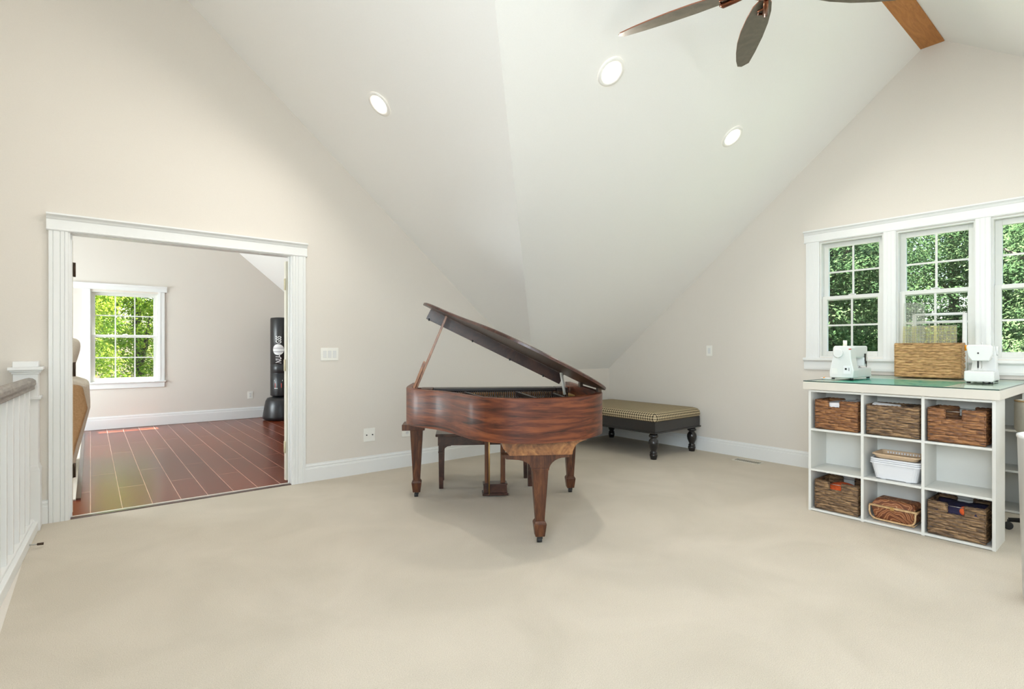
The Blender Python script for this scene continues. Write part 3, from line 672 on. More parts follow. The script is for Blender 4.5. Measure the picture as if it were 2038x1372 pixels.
pr = [(-0.035, 0.556), (-0.01, 0.53), (0.04, 0.526)] + [(0.04 + 0.112 * math.sin(a_), 0.526 - 0.07 * (1 - math.cos(a_))) for a_ in [PI / 2 * k / 7 for k in range(1, 8)]]
pr += [(0.258, 0.456)] + [(0.258 + 0.102 * (1 - math.cos(a_)), 0.456 + 0.078 * math.sin(a_)) for a_ in [PI / 2 * k / 7 for k in range(1, 8)]] + [(0.385, 0.536), (0.385, 0.556)]
prism(bm := nb(), pr, 'y', -1.14, -1.055); obj('leg_bracket', bm, 'mahogany_u', piano)
# frame beams beneath
for (a_, c_) in (((-0.45, 0.10), (0.10, 1.15)), ((0.45, 0.10), (0.30, 1.12))):
    bm = nb(); tube(bm, [(*vv(a_), 0.635), (*vv(c_), 0.635)], 0.028, 4); obj('underside_beam', bm, 'benchwood', piano)
# lyre
bm = nb(); box(bm, (-0.105, -0.10, 0.012), (0.105, 0.02, 0.030)); box(bm, (-0.095, -0.09, 0.030), (0.095, 0.012, 0.098)); box(bm, (-0.10, -0.095, 0.098), (0.10, 0.015, 0.106)); lyb = obj('pedal_box', bm, 'benchwood', piano, bev=0.003)
for x in (-0.065, 0.065):
    bm = nb(); box(bm, (x - 0.019, -0.06, 0.106), (x + 0.019, -0.02, 0.60)); obj('lyre_post', bm, 'mahogany_u', piano, bev=0.002)
bm = nb(); tube(bm, [(-0.052, -0.115, 0.03), (-0.052, -0.115, 0.645)], 0.006); obj('pedal_rod', bm, 'brass', piano)
for x in (-0.05, 0, 0.05):
    bm = nb(); box(bm, (x - 0.012, 0.012, 0.036), (x + 0.012, 0.10, 0.046)); obj('pedal', bm, 'brass', lyb, bev=0.003)
# lid (hinged on the bass side)
TH = math.radians(26.2)
def lidp(a, v_, h):      # a = distance from hinge towards treble
    return (0.70 - a * math.cos(TH) + h * math.sin(TH), -v_, 0.925 + a * math.sin(TH) + h * math.cos(TH))
lo_ = [p for p in offset(rim, -0.018) if p[1] > 0.20]
lo_ = [(-0.718, 0.20)] + lo_ + [(0.71, 0.20)]
bm = nb()
n_ = len(lo_); vb = [bm.verts.new(lidp(0.70 - p[0], p[1], 0.0)) for p in lo_]; vm = [bm.verts.new(lidp(0.70 - p[0] * 1.0, p[1], 0.014)) for p in lo_]
cx, cy = 0.0, 0.7
vt = [bm.verts.new(lidp(0.70 - (cx + (p[0] - cx) * 0.985), cy + (p[1] - cy) * 0.985, 0.020)) for p in lo_]
bm.faces.new(vb[::-1]); bm.faces.new(vt)
for i in range(n_):
    j = (i + 1) % n_; bm.faces.new((vb[i], vb[j], vm[j], vm[i])); bm.faces.new((vm[i], vm[j], vt[j], vt[i]))
lid = obj('lid', bm, 'lid', piano)
bm = nb()
hexa(bm, [lidp(a, v_, -0.085) for a, v_ in ((1.355, 0.17), (0.17, 0.17), (0.17, 0.19), (1.355, 0.19))], [lidp(a, v_, 0.0) for a, v_ in ((1.355, 0.17), (0.17, 0.17), (0.17, 0.19), (1.355, 0.19))])
fl = obj('front_flap', bm, 'lid', piano, bev=0.002)
for a in (0.32, 0.62, 0.95, 1.22, 1.33):
    bm = nb(); q = lidp(a, 0.195, -0.083); tube(bm, [(q[0], q[1] - 0.004, q[2] - 0.008), (q[0], q[1] - 0.004, q[2] + 0.01)], 0.006, 6); obj('rubber_button', bm, 'rubber', fl)
for v_ in (0.32, 0.85):
    bm = nb(); q = lidp(0.05, v_, -0.002); box(bm, (q[0] - 0.012, q[1] - 0.03, q[2] - 0.035), (q[0] + 0.012, q[1] + 0.03, q[2])); obj('lid_hinge', bm, 'bronze', piano, bev=0.002)
bm = nb(); q = lidp(0.22, 0.30, 0.0); tube(bm, [(q[0] + 0.03, q[1], 0.85), (q[0], q[1], q[2])], 0.012, 10); obj('lid_support', bm, 'ivory', piano)
def rod(nm, a, c, wx, wy):
    bm = nb(); a = Vector(a); c = Vector(c); d_ = (c - a).normalized(); u = Vector((0, 1, 0)); s_ = d_.cross(u).normalized()
    q = lambda p: [p + s_ * wx + u * wy, p - s_ * wx + u * wy, p - s_ * wx - u * wy, p + s_ * wx - u * wy]
    hexa(bm, q(a), q(c)); return obj(nm, bm, 'prop', piano, bev=0.002)
rod('lid_prop', (-0.640, -0.33, 0.86), lidp(1.215, 0.33, 0.0), 0.009, 0.007)
rod('short_prop', (-0.655, -0.36, 0.86), (-0.555, -0.36, 1.115), 0.009, 0.006)

# ================================================================== piano bench
t = thing('piano_bench', 'dark brown wooden bench on the keyboard side of the piano', 'bench', (PM.x, PM.y, 0), prz)
bx0, bx1, by0, by1 = -0.475, 0.355, 0.19, 0.535
bm = nb(); box(bm, (bx0 - 0.02, by0 - 0.02, 0.452), (bx1 + 0.02, by1 + 0.02, 0.475)); obj('seat', bm, 'benchwood', t, bev=0.006)
bm = nb(); box(bm, (bx0, by0, 0.375), (bx1, by0 + 0.02, 0.452)); box(bm, (bx0, by1 - 0.02, 0.375), (bx1, by1, 0.452)); box(bm, (bx0, by0 + 0.02, 0.375), (bx0 + 0.02, by1 - 0.02, 0.452)); box(bm, (bx1 - 0.02, by0 + 0.02, 0.375), (bx1, by1 - 0.02, 0.452))
obj('apron', bm, 'benchwood', t)
for sx in (0, 1):
    for sy in (0, 1):
        x = bx0 + 0.028 if sx == 0 else bx1 - 0.028; y = by0 + 0.028 if sy == 0 else by1 - 0.028
        bm = nb(); taper(bm, x, y, 0, 0.036, 0.32, 0.046); box(bm, (x - 0.026, y - 0.026, 0.31), (x + 0.026, y + 0.026, 0.322)); box(bm, (x - 0.023, y - 0.023, 0.322), (x + 0.023, y + 0.023, 0.376))
        s_ = 1 if sx == 0 else -1
        prism(bm, [(x + s_ * 0.023, 0.376), (x + s_ * 0.085, 0.376), (x + s_ * 0.085, 0.368), (x + s_ * 0.05, 0.362), (x + s_ * 0.033, 0.35), (x + s_ * 0.023, 0.33)], 'y', y - 0.012, y + 0.012)
        obj('leg', bm, 'benchwood', t, bev=0.002)

# ================================================================== ottoman
ox0, ox1, oy0, oy1 = 4.715, 5.595, 3.41, 4.77
t = thing('ottoman', 'large black framed ottoman with brown houndstooth top and turned legs', 'ottoman', ((ox0 + ox1) / 2, (oy0 + oy1) / 2, 0))
hx, hy = (ox1 - ox0) / 2, (oy1 - oy0) / 2
bm = nb(); 
nx_, ny_, r_ = hx - 0.0, hy, 0.055
pts = []
def cush_ring(ins, z): 
    out = []
    rr = 0.05
    for (sx, sy, a0) in ((1, 1, 0), (-1, 1, PI / 2), (-1, -1, PI), (1, -1, 3 * PI / 2)):
        for k in range(5):
            a = a0 + PI / 2 * k / 4; out.append((sx * (hx - rr) + math.cos(a) * max(rr - ins, 0.004) - (sx * max(ins - rr, 0)), sy * (hy - rr) + math.sin(a) * max(rr - ins, 0.004) - sy * max(ins - rr, 0), z))
    return out
rings = [cush_ring(0.004, 0.415), cush_ring(-0.012, 0.43), cush_ring(-0.016, 0.455), cush_ring(-0.006, 0.485), cush_ring(0.022, 0.508), cush_ring(0.07, 0.519), cush_ring(0.2, 0.527), cush_ring(0.34, 0.530)]
V_ = [[bm.verts.new(p) for p in r__] for r__ in rings]
for i in range(len(V_) - 1):
    for k in range(20): bm.faces.new((V_[i][k], V_[i][(k + 1) % 20], V_[i + 1][(k + 1) % 20], V_[i + 1][k]))
bm.faces.new(V_[-1]); bm.faces.new(V_[0][::-1])
uvl = bm.loops.layers.uv.new('cloth'); bmesh.ops.recalc_face_normals(bm, faces=bm.faces)
arc = {0.415: 0.0, 0.43: 0.022, 0.455: 0.047, 0.485: 0.079, 0.508: 0.115, 0.519: 0.165}
for f in bm.faces:
    n = f.normal; cc = f.calc_center_median(); onx = (hx - abs(cc.x)) < (hy - abs(cc.y)); side = cc.z < 0.514
    for lp in f.loops:
        c = lp.vert.co
        v_ = arc.get(round(c.z, 3), 0.1)
        if not side: uvc = (c.x, c.y)
        elif onx: uvc = (c.y, v_)
        else: uvc = (c.x, v_)
        lp[uvl].uv = uvc
obj('cushion', bm, 'hound', t, smooth=True)
bm = nb(); box(bm, (-hx + 0.005, -hy + 0.005, 0.30), (hx - 0.005, hy - 0.005, 0.416)); fr = obj('frame', bm, 'blackwood', t, bev=0.003)
bm = nb()
for x0, y0, x1, y1 in ((-hx - 0.006, -hy - 0.006, hx + 0.006, -hy + 0.012), (-hx - 0.006, hy - 0.012, hx + 0.006, hy + 0.006), (-hx - 0.006, -hy + 0.012, -hx + 0.012, hy - 0.012), (hx - 0.012, -hy + 0.012, hx + 0.006, hy - 0.012)):
    box(bm, (x0, y0, 0.288), (x1, y1, 0.304))
obj('moulding', bm, 'blackwood', fr, bev=0.003)
lp_ = [(0.034, 0.0), (0.034, 0.01), (0.040, 0.03), (0.043, 0.05), (0.036, 0.062), (0.041, 0.070), (0.036, 0.080), (0.028, 0.088), (0.033, 0.10), (0.050, 0.14), (0.056, 0.175), (0.050, 0.205), (0.034, 0.225), (0.032, 0.235), (0.050, 0.245), (0.052, 0.258), (0.042, 0.27), (0.038, 0.30)]
for sx in (-1, 1):
    for sy in (-1, 1):
        bm = nb(); lathe(bm, lp_, (sx * (hx - 0.07), sy * (hy - 0.07))); obj('leg', bm, 'blackwood', t)

# ================================================================== stair railing
RA = math.radians(-2.6)
t = thing('stair_railing', 'white stair railing with newel post and grey brown handrail at the left edge', 'railing', (-0.27, 4.70, 0), 0)
rl = 4.9
def rr_(x, y):     # railing runs towards -y, drifting slightly
    return (x - math.sin(-RA) * (-y), y)
def rbox(bm, x0, x1, y0, y1, z0, z1):
    hexa(bm, [(*rr_(x0, y0), z0), (*rr_(x1, y0), z0), (*rr_(x1, y1), z0), (*rr_(x0, y1), z0)], [(*rr_(x0, y0), z1), (*rr_(x1, y0), z1), (*rr_(x1, y1), z1), (*rr_(x0, y1), z1)])
bm = nb(); rbox(bm, -0.10, 0.0, -rl, -0.005, 0.0, 0.062); rbox(bm, -0.075, -0.022, -rl, -0.005, 0.062, 0.082); obj('curb', bm, 'trim', t, bev=0.004)
bm = nb()
prf = [(-0.030, 0.945), (-0.012, 0.935), (0.012, 0.935), (0.030, 0.945), (0.028, 0.962), (0.036, 0.978), (0.034, 1.002), (0.018, 1.016), (0.0, 1.020), (-0.018, 1.016), (-0.034, 1.002), (-0.036, 0.978), (-0.028, 0.962)]
hexa(bm, [(*rr_(-0.045 + p, -rl), z) for p, z in prf], [(*rr_(-0.045 + p, -0.012), z) for p, z in prf]); obj('handrail', bm, 'handrail', t, bev=0.003)
for k in range(18):
    y = -0.13 - k * 0.195
    bm = nb(); rbox(bm, -0.062, -0.028, y - 0.017, y + 0.017, 0.082, 0.94); obj('baluster', bm, 'trim', t, bev=0.002)
bm = nb(); nx0, nx1, ny0, ny1 = -0.125, -0.002, 0.0, 0.155
box(bm, (nx0, ny0, 0.0), (nx1, ny1, 1.06))
nw = obj('newel_post', bm, 'trim', t, bev=0.002)
bm = nb(); box(bm, (nx0 - 0.012, ny0 - 0.012, 0.0), (nx1 + 0.012, ny1 + 0.003, 0.40)); prism(bm, [(nx0 - 0.012, 0.40), (nx1 + 0.012, 0.40), (nx1 + 0.004, 0.42), (nx1, 0.43), (nx0, 0.43), (nx0 - 0.004, 0.42)], 'y', ny0 - 0.012, ny1 + 0.003); obj('base_block', bm, 'trim', nw, bev=0.002)
bm = nb()
for z0, z1, e in ((1.045, 1.058, 0.008), (1.058, 1.070, 0.016), (1.070, 1.090, 0.026), (1.090, 1.128, 0.002)): box(bm, (nx0 - e, ny0 - e, z0), (nx1 + e, ny1 + min(e, 0.003), z1))
obj('newel_cap', bm, 'trim', nw, bev=0.003)
bm = nb()
for z0, z1, e in ((0.865, 0.875, 0.008), (0.875, 0.892, 0.016)): box(bm, (nx0 - e, ny0 - e, z0), (nx1 + e, ny1 + min(e, 0.003), z1))
obj('collar', bm, 'trim', nw, bev=0.003)
t = thing('door_stop', 'small dark tipped door stop sticking out of the railing curb', 'door stop', (-0.287, 4.28, 0.03), 0)
bm = nb(); tube(bm, [(0, 0, 0), (0.035, 0.0, -0.004)], 0.004); obj('spring', bm, 'steel', t)
bm = nb(); tube(bm, [(0.035, 0, -0.004), (0.065, 0.0, -0.006)], [0.007, 0.008]); obj('rubber_tip', bm, 'bronze', t)

# ================================================================== craft table
XT0 = 4.205
def shelf_unit(name, lab, x0, x1, y0, y1, flip=False):
    t = thing(name, lab, 'shelf unit', ((x0 + x1) / 2, (y0 + y1) / 2, 0), 0, None)
    a, c = (x1 - x0) / 2, (y1 - y0) / 2; th = 0.017; H_ = 0.905
    ys = [-c, -c + (2 * c) / 3, -c + (4 * c) / 3, c]
    for k, yy in enumerate((-c, -c + (2 * c - th) / 3, -c + (4 * c - 2 * th) / 3 + th * 0.0, c - th)):
        bm = nb(); box(bm, (-a, yy, 0), (a, yy + th, H_)); obj('side_panel' if k in (0, 3) else 'divider', bm, 'laminate', t, bev=0.001)
    yy = [-c, -c + (2 * c - th) / 3, -c + (4 * c - 2 * th) / 3, c - th]
    for z in (0.004, 0.300, 0.600, H_ - th):
        for k in range(3):
            bm = nb(); box(bm, (-a, yy[k] + th, z), (a, yy[k + 1], z + 0.015)); obj('shelf', bm, 'laminate', t, bev=0.001)
    bm = nb()
    box(bm, (a - 0.004 if not flip else a - 0.004, -c + th, 0.02), (a - 0.001, c - th, H_ - th)); obj('back_panel', bm, 'laminate', t)
    return t, yy, th
SU_Y0, SU_Y1 = 0.622, 1.668
shelf_unit('shelf_unit', 'white nine cube shelf holding baskets under the front edge of the craft table', XT0, XT0 + 0.29, SU_Y0, SU_Y1)
shelf_unit('shelf_unit', 'second white cube shelf under the craft table, against the window wall', 5.28, 5.575, SU_Y0, SU_Y1)
TT = 0.962
bm = nb(); box(bm, (XT0 - 0.022, 0.600, 0.906), (5.628, 1.700, TT)); tag(obj('table_top', bm, 'creamlam', bev=0.002), 'thick white craft table top on two cube shelves under the window', 'table top')
bm = nb(); box(bm, (4.23, 0.90, TT), (5.06, 1.56, TT + 0.002)); tag(obj('cutting_mat', bm, 'mat_green'), 'green cutting mat under the glass on the craft table', 'cutting mat')
GZ = TT + 0.009
bm = nb(); box(bm, (XT0 - 0.020, 0.603, TT + 0.0025), (5.626, 1.697, GZ))
for f in bm.faces: f.material_index = 1 if abs(f.normal.z) < 0.5 else 0
bm.normal_update()
for f in bm.faces: f.material_index = 1 if abs(f.normal.z) < 0.5 else 0
M['glassedge'] = mat('dark_glass_edge', (0.03, 0.06, 0.055), 0.2)
tag(obj('glass_top', bm, ['tableglass', 'glassedge']), 'clear glass sheet with dark edge covering the craft table', 'glass sheet')

# ================================================================== woven baskets
def weave_wall(bm, p0, p1, z0, z1, nrm, nu, row, amp, cell, notch=None, flare=0.0, mi=0):
    """one woven wall from p0 to p1 (xy), with optional notch (s0,s1,zbottom); returns nothing"""
    p0 = Vector((p0[0], p0[1])); p1 = Vector((p1[0], p1[1])); n = Vector(nrm); Lw = (p1 - p0).length; lay = bm.faces.layers.float.new('strand')
    nr = max(3, int(round((z1 - z0) / row))); sub = 4; nz = nr * sub; grid = []
    for j in range(nz + 1):
        z = z0 + (z1 - z0) * j / nz; rowi = min(j // sub, nr - 1); ph = (j % sub) / sub; bulge = math.sin(PI * ph) if j < nz else 0
        line = []
        for i in range(nu + 1):
            s_ = i / nu; x = s_ * Lw
            wv_ = abs(math.sin(PI * x / cell + (rowi % 2) * PI / 2))
            dd = amp * (bulge * (0.25 + 0.75 * wv_)) + flare * (j / nz)
            jz = (z1 - z0) / nr * 0.24 * math.sin(PI * x / cell + (rowi % 2) * PI / 2) * math.sin(PI * x / cell * 0.5 + 1) if 0 < j < nz else 0
            q = p0.lerp(p1, s_) + n * dd; line.append(bm.verts.new((q.x, q.y, z + jz)))
        grid.append(line)
    for j in range(nz):
        zc = z0 + (z1 - z0) * (j + 0.5) / nz
        for i in range(nu):
            sc = (i + 0.5) / nu; kk = (min(j // sub, nr - 1) * 131 + int((sc * Lw + (min(j // sub, nr - 1) % 2) * cell / 2) / cell) * 17) % 97 / 97.0
            if notch and notch[0] < sc < notch[1] and notch[2] < zc < notch[3]: continue
            f = bm.faces.new((grid[j][i], grid[j][i + 1], grid[j + 1][i + 1], grid[j + 1][i])); f.smooth = True; f.material_index = mi; f[lay] = kk
def basket(name, lab, loc, sx, sy, sz, m, notch=None, row=0.014, cell=0.028, amp=0.0085, group=None, rz=0, top=True, wire=False, inner='wick_in'):
    """front of the basket faces -x"""
    t = thing(name, lab, 'basket', loc, rz, group)
    a, c = sx / 2, sy / 2
    for nm, p0, p1, n, L_ in (('front', (-a, c), (-a, -c), (-1, 0), sy), ('side', (-a, -c), (a, -c), (0, -1), sx), ('back', (a, -c), (a, c), (1, 0), sy), ('side', (a, c), (-a, c), (0, 1), sx)):
        bm = nb(); nt_ = notch if nm in ('front', 'back') else None
        weave_wall(bm, p0, p1, 0.002, sz, n, int(L_ / cell * 8), row, amp, cell, nt_)
        o = obj(nm + '_panel', bm, m, t)
        so_ = o.modifiers.new('thickness', 'SOLIDIFY'); so_.thickness = 0.007; so_.offset = -1
    bm = nb(); box(bm, (-a + 0.004, -c + 0.004, 0.002), (a - 0.004, c - 0.004, 0.008)); obj('bottom', bm, inner, t)
    # braided rim (interrupted at the hand holes)
    bm = nb()
    def braid(q0, q1):
        q0 = Vector(q0); q1 = Vector(q1); n = max(4, int((q1 - q0).length / 0.009)); pts = []
        for i in range(n + 1):
            p = q0.lerp(q1, i / n); pts.append(p + Vector((0, 0, 0.0012 * math.sin(i * 2.4))))
        tube(bm, pts, [0.0055 + 0.0012 * math.sin(i * 2.1) for i in range(n + 1)], 6)
    z = sz
    if notch and notch[3] > sz:
        for x in (-a, a):
            s0, s1 = (notch[0], notch[1]) if x < 0 else (1 - notch[1], 1 - notch[0])
            y0 = c - sy * s0; y1 = c - sy * s1
            braid((x, c, z), (x, y0, z)); braid((x, y1, z), (x, -c, z)); braid((x, y0, z), (x, y0, notch[2])); braid((x, y0, notch[2]), (x, y1, notch[2])); braid((x, y1, notch[2]), (x, y1, z))
            if wire: tube(bm, [(x, y0, z - 0.012), (x, y1, z - 0.012)], 0.0018, 5, mi=1)
    else:
        braid((-a, c, z), (-a, -c, z)); braid((a, -c, z), (a, c, z))
    braid((-a, -c, z), (a, -c, z)); braid((a, c, z), (-a, c, z))
    for x, y in ((-a, -c), (-a, c), (a, -c), (a, c)): braid((x, y, 0.005), (x, y, z))
    obj('rim', bm, [m, 'steel'], t)
    return t
th = 0.017; cY = (SU_Y0 + SU_Y1) / 2; half = (SU_Y1 - SU_Y0) / 2
bay = (2 * half - th) / 3
yc = [SU_Y1 - th / 2 - bay * (k + 0.5) for k in range(3)]    # left, middle, right cube centres
zs = [0.0195, 0.3155, 0.6155]
bx = XT0 + 0.012 + 0.130
grp = None
basket('basket', 'brown wicker basket with white papers in its hand hole, top left cube of the shelf', (bx, yc[0], zs[2]), 0.248, 0.272, 0.213, 'wick_red', (0.32, 0.60, 0.165, 0.3), row=0.0235, cell=0.042)
basket('basket', 'dark wicker basket without hand hole, top middle cube of the shelf', (bx, yc[1], zs[2]), 0.248, 0.292, 0.205, 'wick_dark', None, row=0.0235, cell=0.042)
basket('basket', 'brown wicker basket with empty hand hole, top right cube of the shelf', (bx, yc[2] + 0.008, zs[2]), 0.248, 0.276, 0.213, 'wick_red', (0.30, 0.62, 0.15, 0.3), row=0.0235, cell=0.042, wire=True)
basket('basket', 'dark wicker basket with orange yarn showing, bottom left cube of the shelf', (bx, yc[0], zs[0]), 0.248, 0.276, 0.213, 'wick_dark', (0.34, 0.64, 0.158, 0.3), row=0.0235, cell=0.042, wire=True)
basket('basket', 'dark wicker basket with navy cloth and a red ball, bottom right cube of the shelf', (bx, yc[2] + 0.008, zs[0]), 0.248, 0.276, 0.213, 'wick_dark', (0.34, 0.66, 0.15, 0.3), row=0.0235, cell=0.042, wire=True)
basket('basket', 'large honey coloured woven basket standing on the glass craft table', (5.43, 1.212, GZ + 0.001), 0.24, 0.425, 0.280, 'wick_tan', None, row=0.0225, cell=0.046, amp=0.009, rz=math.radians(4))
# contents
def tagged(name, bm, m, lab, cat, **k): return tag(obj(name, bm, m, **k), lab, cat)
bm = nb(); hexa(bm, [(bx - 0.11, yc[0] - 0.10, zs[2] + 0.008), (bx + 0.11, yc[0] - 0.10, zs[2] + 0.008), (bx + 0.11, yc[0] + 0.09, zs[2] + 0.008), (bx - 0.11, yc[0] + 0.09, zs[2] + 0.008)],
     [(bx - 0.11, yc[0] - 0.10, zs[2] + 0.205), (bx + 0.11, yc[0] - 0.10, zs[2] + 0.222), (bx + 0.11, yc[0] + 0.09, zs[2] + 0.195), (bx - 0.11, yc[0] + 0.09, zs[2] + 0.196)])
tagged('paper_stack', bm, 'paper', 'white papers standing in the top left basket', 'papers')
bm = nb()
hexa(bm, [(bx - 0.11, yc[1] - 0.12, zs[2] + 0.01), (bx - 0.06, yc[1] - 0.12, zs[2] + 0.01), (bx - 0.06, yc[1] + 0.12, zs[2] + 0.01), (bx - 0.11, yc[1] + 0.12, zs[2] + 0.01)],
     [(bx - 0.11, yc[1] - 0.03, zs[2] + 0.207), (bx - 0.06, yc[1] - 0.03, zs[2] + 0.215), (bx - 0.06, yc[1] + 0.12, zs[2] + 0.222), (bx - 0.11, yc[1] + 0.12, zs[2] + 0.214)])
tagged('paper_stack', bm, 'paper', 'white papers peeking over the top middle basket', 'papers')
bm = nb(); bmesh.ops.create_uvsphere(bm, u_segments=20, v_segments=12, radius=1); bmesh.ops.scale(bm, vec=(0.10, 0.115, 0.075), verts=bm.verts); bmesh.ops.translate(bm, vec=(bx - 0.0, yc[0] - 0.005, zs[0] + 0.125), verts=bm.verts)
tagged('yarn', bm, 'orangefab', 'orange yarn bundle in the bottom left basket', 'yarn', smooth=True)
bm = nb(); bmesh.ops.create_grid(bm, x_segments=14, y_segments=14, size=1); bmesh.ops.scale(bm, vec=(0.115, 0.12, 1), verts=bm.verts)
for v_ in bm.verts: v_.co.z = 0.11 + 0.012 * math.sin(v_.co.x * 40) * math.cos(v_.co.y * 33)
bmesh.ops.translate(bm, vec=(bx, yc[2] + 0.008, zs[0]), verts=bm.verts); o = tagged('folded_cloth', bm, 'navy', 'navy cloth inside the bottom right basket', 'cloth', smooth=True); o.modifiers.new('thickness', 'SOLIDIFY').thickness = 0.08
bm = nb(); bmesh.ops.create_icosphere(bm, subdivisions=3, radius=0.033); bmesh.ops.translate(bm, vec=(bx - 0.085, yc[2] - 0.03, zs[0] + 0.172), verts=bm.verts); tagged('yarn_ball', bm, 'orangefab', 'small red yarn ball in the bottom right basket', 'yarn', smooth=True)
bm = nb(); box(bm, (bx - 0.11, yc[2] - 0.10, zs[2] + 0.012), (bx + 0.11, yc[2] + 0.11, zs[2] + 0.12)); tagged('folded_cloth', bm, 'navy', 'dark cloth inside the top right basket', 'cloth', bev=0.01)

# white bins, nested, in the centre cube
def bin_mesh(bm, w0, d0, w1, d1, z0, z1, lip, th_=0.003):
    def rr(w_, d_, z, r=0.03, n=4):
        out = []
        for (sx, sy, a0) in ((1, 1, 0), (-1, 1, PI / 2), (-1, -1, PI), (1, -1, 3 * PI / 2)):
            for k in range(n + 1):
                a = a0 + PI / 2 * k / n; out.append((sx * (w_ / 2 - r) + math.cos(a) * r, sy * (d_ / 2 - r) + math.sin(a) * r, z))
        return out
    rg = [rr(w0, d0, z0), rr(w1, d1, z1 - lip), rr(w1 + 0.014, d1 + 0.014, z1 - lip), rr(w1 + 0.014, d1 + 0.014, z1), rr(w1 - th_, d1 - th_, z1), rr(w0 - th_, d0 - th_, z0 + 0.004)]
    V = [[bm.verts.new(p) for p in r__] for r__ in rg]; n = len(V[0])
    for i in range(len(V) - 1):
        for k in range(n): bm.faces.new((V[i][k], V[i][(k + 1) % n], V[i + 1][(k + 1) % n], V[i + 1][k]))
    bm.faces.new(V[0][::-1]); bm.faces.new(V[-1])
names_ = ['bottom of the nested white bins in the centre cube', 'middle one of the nested white bins, only its rim showing', 'topmost of the three nested white bins, under the tan tray']
for k in range(3):
    t = thing('storage_bin', names_[k], 'bin', (bx - 0.01, yc[1] - 0.012, zs[1]), 0, 'nested white bins')
    bm = nb(); dz = k * 0.0125; sh = 0.006 * k
    bin_mesh(bm, 0.20 - 0.0 - sh, 0.235 - sh, 0.235 - sh, 0.276 - sh * 0.3, 0.006 + dz, 0.118 + dz, 0.010)
    obj('bin_body', bm, 'bluewhite', t)
    if k == 0:
        for y in (-0.07, 0.07):
            bm = nb(); box(bm, (-0.09, y - 0.012, 0), (0.09, y + 0.012, 0.006)); obj('foot', bm, 'bluewhite', t)
t = thing('storage_tray', 'shallow tan slotted tray on top of the nested white bins', 'tray', (bx - 0.01, yc[1] - 0.012, zs[1] + 0.144))
bm = nb(); bin_mesh(bm, 0.19, 0.235, 0.205, 0.258, 0.0, 0.03, 0.008); obj('tray_body', bm, 'tan', t)
bm = nb()
for k in range(12): y = -0.09 + k * 0.0164; box(bm, (0.085, y - 0.004, 0.010), (0.0915, y + 0.004, 0.022))
obj('slots', bm, 'paper', t)

# sewing basket
t = thing('sewing_basket', 'rattan trimmed sewing basket covered in swirled brown cloth, bottom middle cube', 'sewing basket', (bx - 0.005, yc[1] + 0.0, zs[0]), math.radians(-2))
def trunk(bm, w0, d0, w1, d1, z0, z1):
    hexa(bm, [(-w0, -d0, z0), (w0, -d0, z0), (w0, d0, z0), (-w0, d0, z0)], [(-w1, -d1, z1), (w1, -d1, z1), (w1, d1, z1), (-w1, d1, z1)])
bm = nb(); trunk(bm, 0.085, 0.110, 0.100, 0.128, 0.014, 0.098); obj('basket_body', bm, 'swirl', t, bev=0.008)
bm = nb(); trunk(bm, 0.100, 0.128, 0.060, 0.108, 0.112, 0.150); obj('basket_lid', bm, 'swirl', t, bev=0.01)
for nm, z, a, c, r_ in (('lid_band', 0.107, 0.104, 0.132, 0.0075), ('base_band', 0.012, 0.092, 0.117, 0.006)):
    bm = nb(); tube(bm, [(-a, -c, z), (-a, c, z), (a, c, z), (a, -c, z)], r_, 8, closed=True); obj(nm, bm, 'rattan', t)
bm = nb(); pts = []
for k in range(17):
    a_ = PI * k / 16; sg = 1 if math.cos(a_) > 0 else -1
    pts.append((-0.115 + 0.004 * math.sin(a_), math.copysign(abs(math.cos(a_)) ** 0.35, math.cos(a_)) * 0.132, 0.098 - 0.082 * math.sin(a_) ** 0.5))
pts = [(-0.04, 0.134, 0.102)] + pts + [(-0.04, -0.134, 0.102)]
tube(bm, pts, 0.0055, 8); obj('handle', bm, 'rattan', t)
bm = nb(); box(bm, (-0.112, -0.012, 0.092), (-0.104, 0.012, 0.116)); obj('clasp', bm, 'brass', t, bev=0.003)

# ================================================================== sewing machines
# local: long axis +x, head (needle) end chosen by sign; faces -y
def prof_body(pts, y0, y1): 
    bm = nb(); prism(bm, pts, 'y', y0, y1); return bm
t = thing('sewing_machine', 'white sewing machine with round handwheel facing the room, left on the craft table', 'sewing machine', (4.56, 1.575, GZ), math.radians(-1))
# end tower (handwheel side) at x 0..0.11 ; arm to x 0.38 ; bed below
bm = nb(); prism(bm, [(-0.085, 0.012), (0.078, 0.012), (0.080, 0.06), (0.060, 0.16), (0.055, 0.245), (0.045, 0.262), (-0.055, 0.262), (-0.068, 0.245), (-0.072, 0.16), (-0.092, 0.07)], 'x', 0, 0.11)
tw = obj('machine_body', bm, 'white', t, bev=0.008, seg=3)
bm = nb(); box(bm, (0.10, -0.062, 0.165), (0.38, 0.048, 0.262)); obj('arm', bm, 'white', t, bev=0.012, seg=3)
bm = nb(); box(bm, (0.285, -0.066, 0.10), (0.375, 0.046, 0.17)); obj('needle_head', bm, 'white', t, bev=0.006)
bm = nb(); box(bm, (0.10, -0.082, 0.012), (0.40, 0.078, 0.085)); obj('bed', bm, 'white', t, bev=0.006)
bm = nb(); lathe(bm, [(0.026, 0), (0.034, 0.004), (0.036, 0.016), (0.032, 0.022)], seg=28); bmesh.ops.rotate(bm, verts=bm.verts, matrix=Matrix.Rotation(-PI / 2, 3, 'Y')); bmesh.ops.translate(bm, verts=bm.verts, vec=(0.0, 0.012, 0.205)); obj('handwheel', bm, 'white', t)
bm = nb(); box(bm, (-0.003, -0.072, 0.045), (0.001, -0.022, 0.108)); obj('socket_panel', bm, 'paper', t)
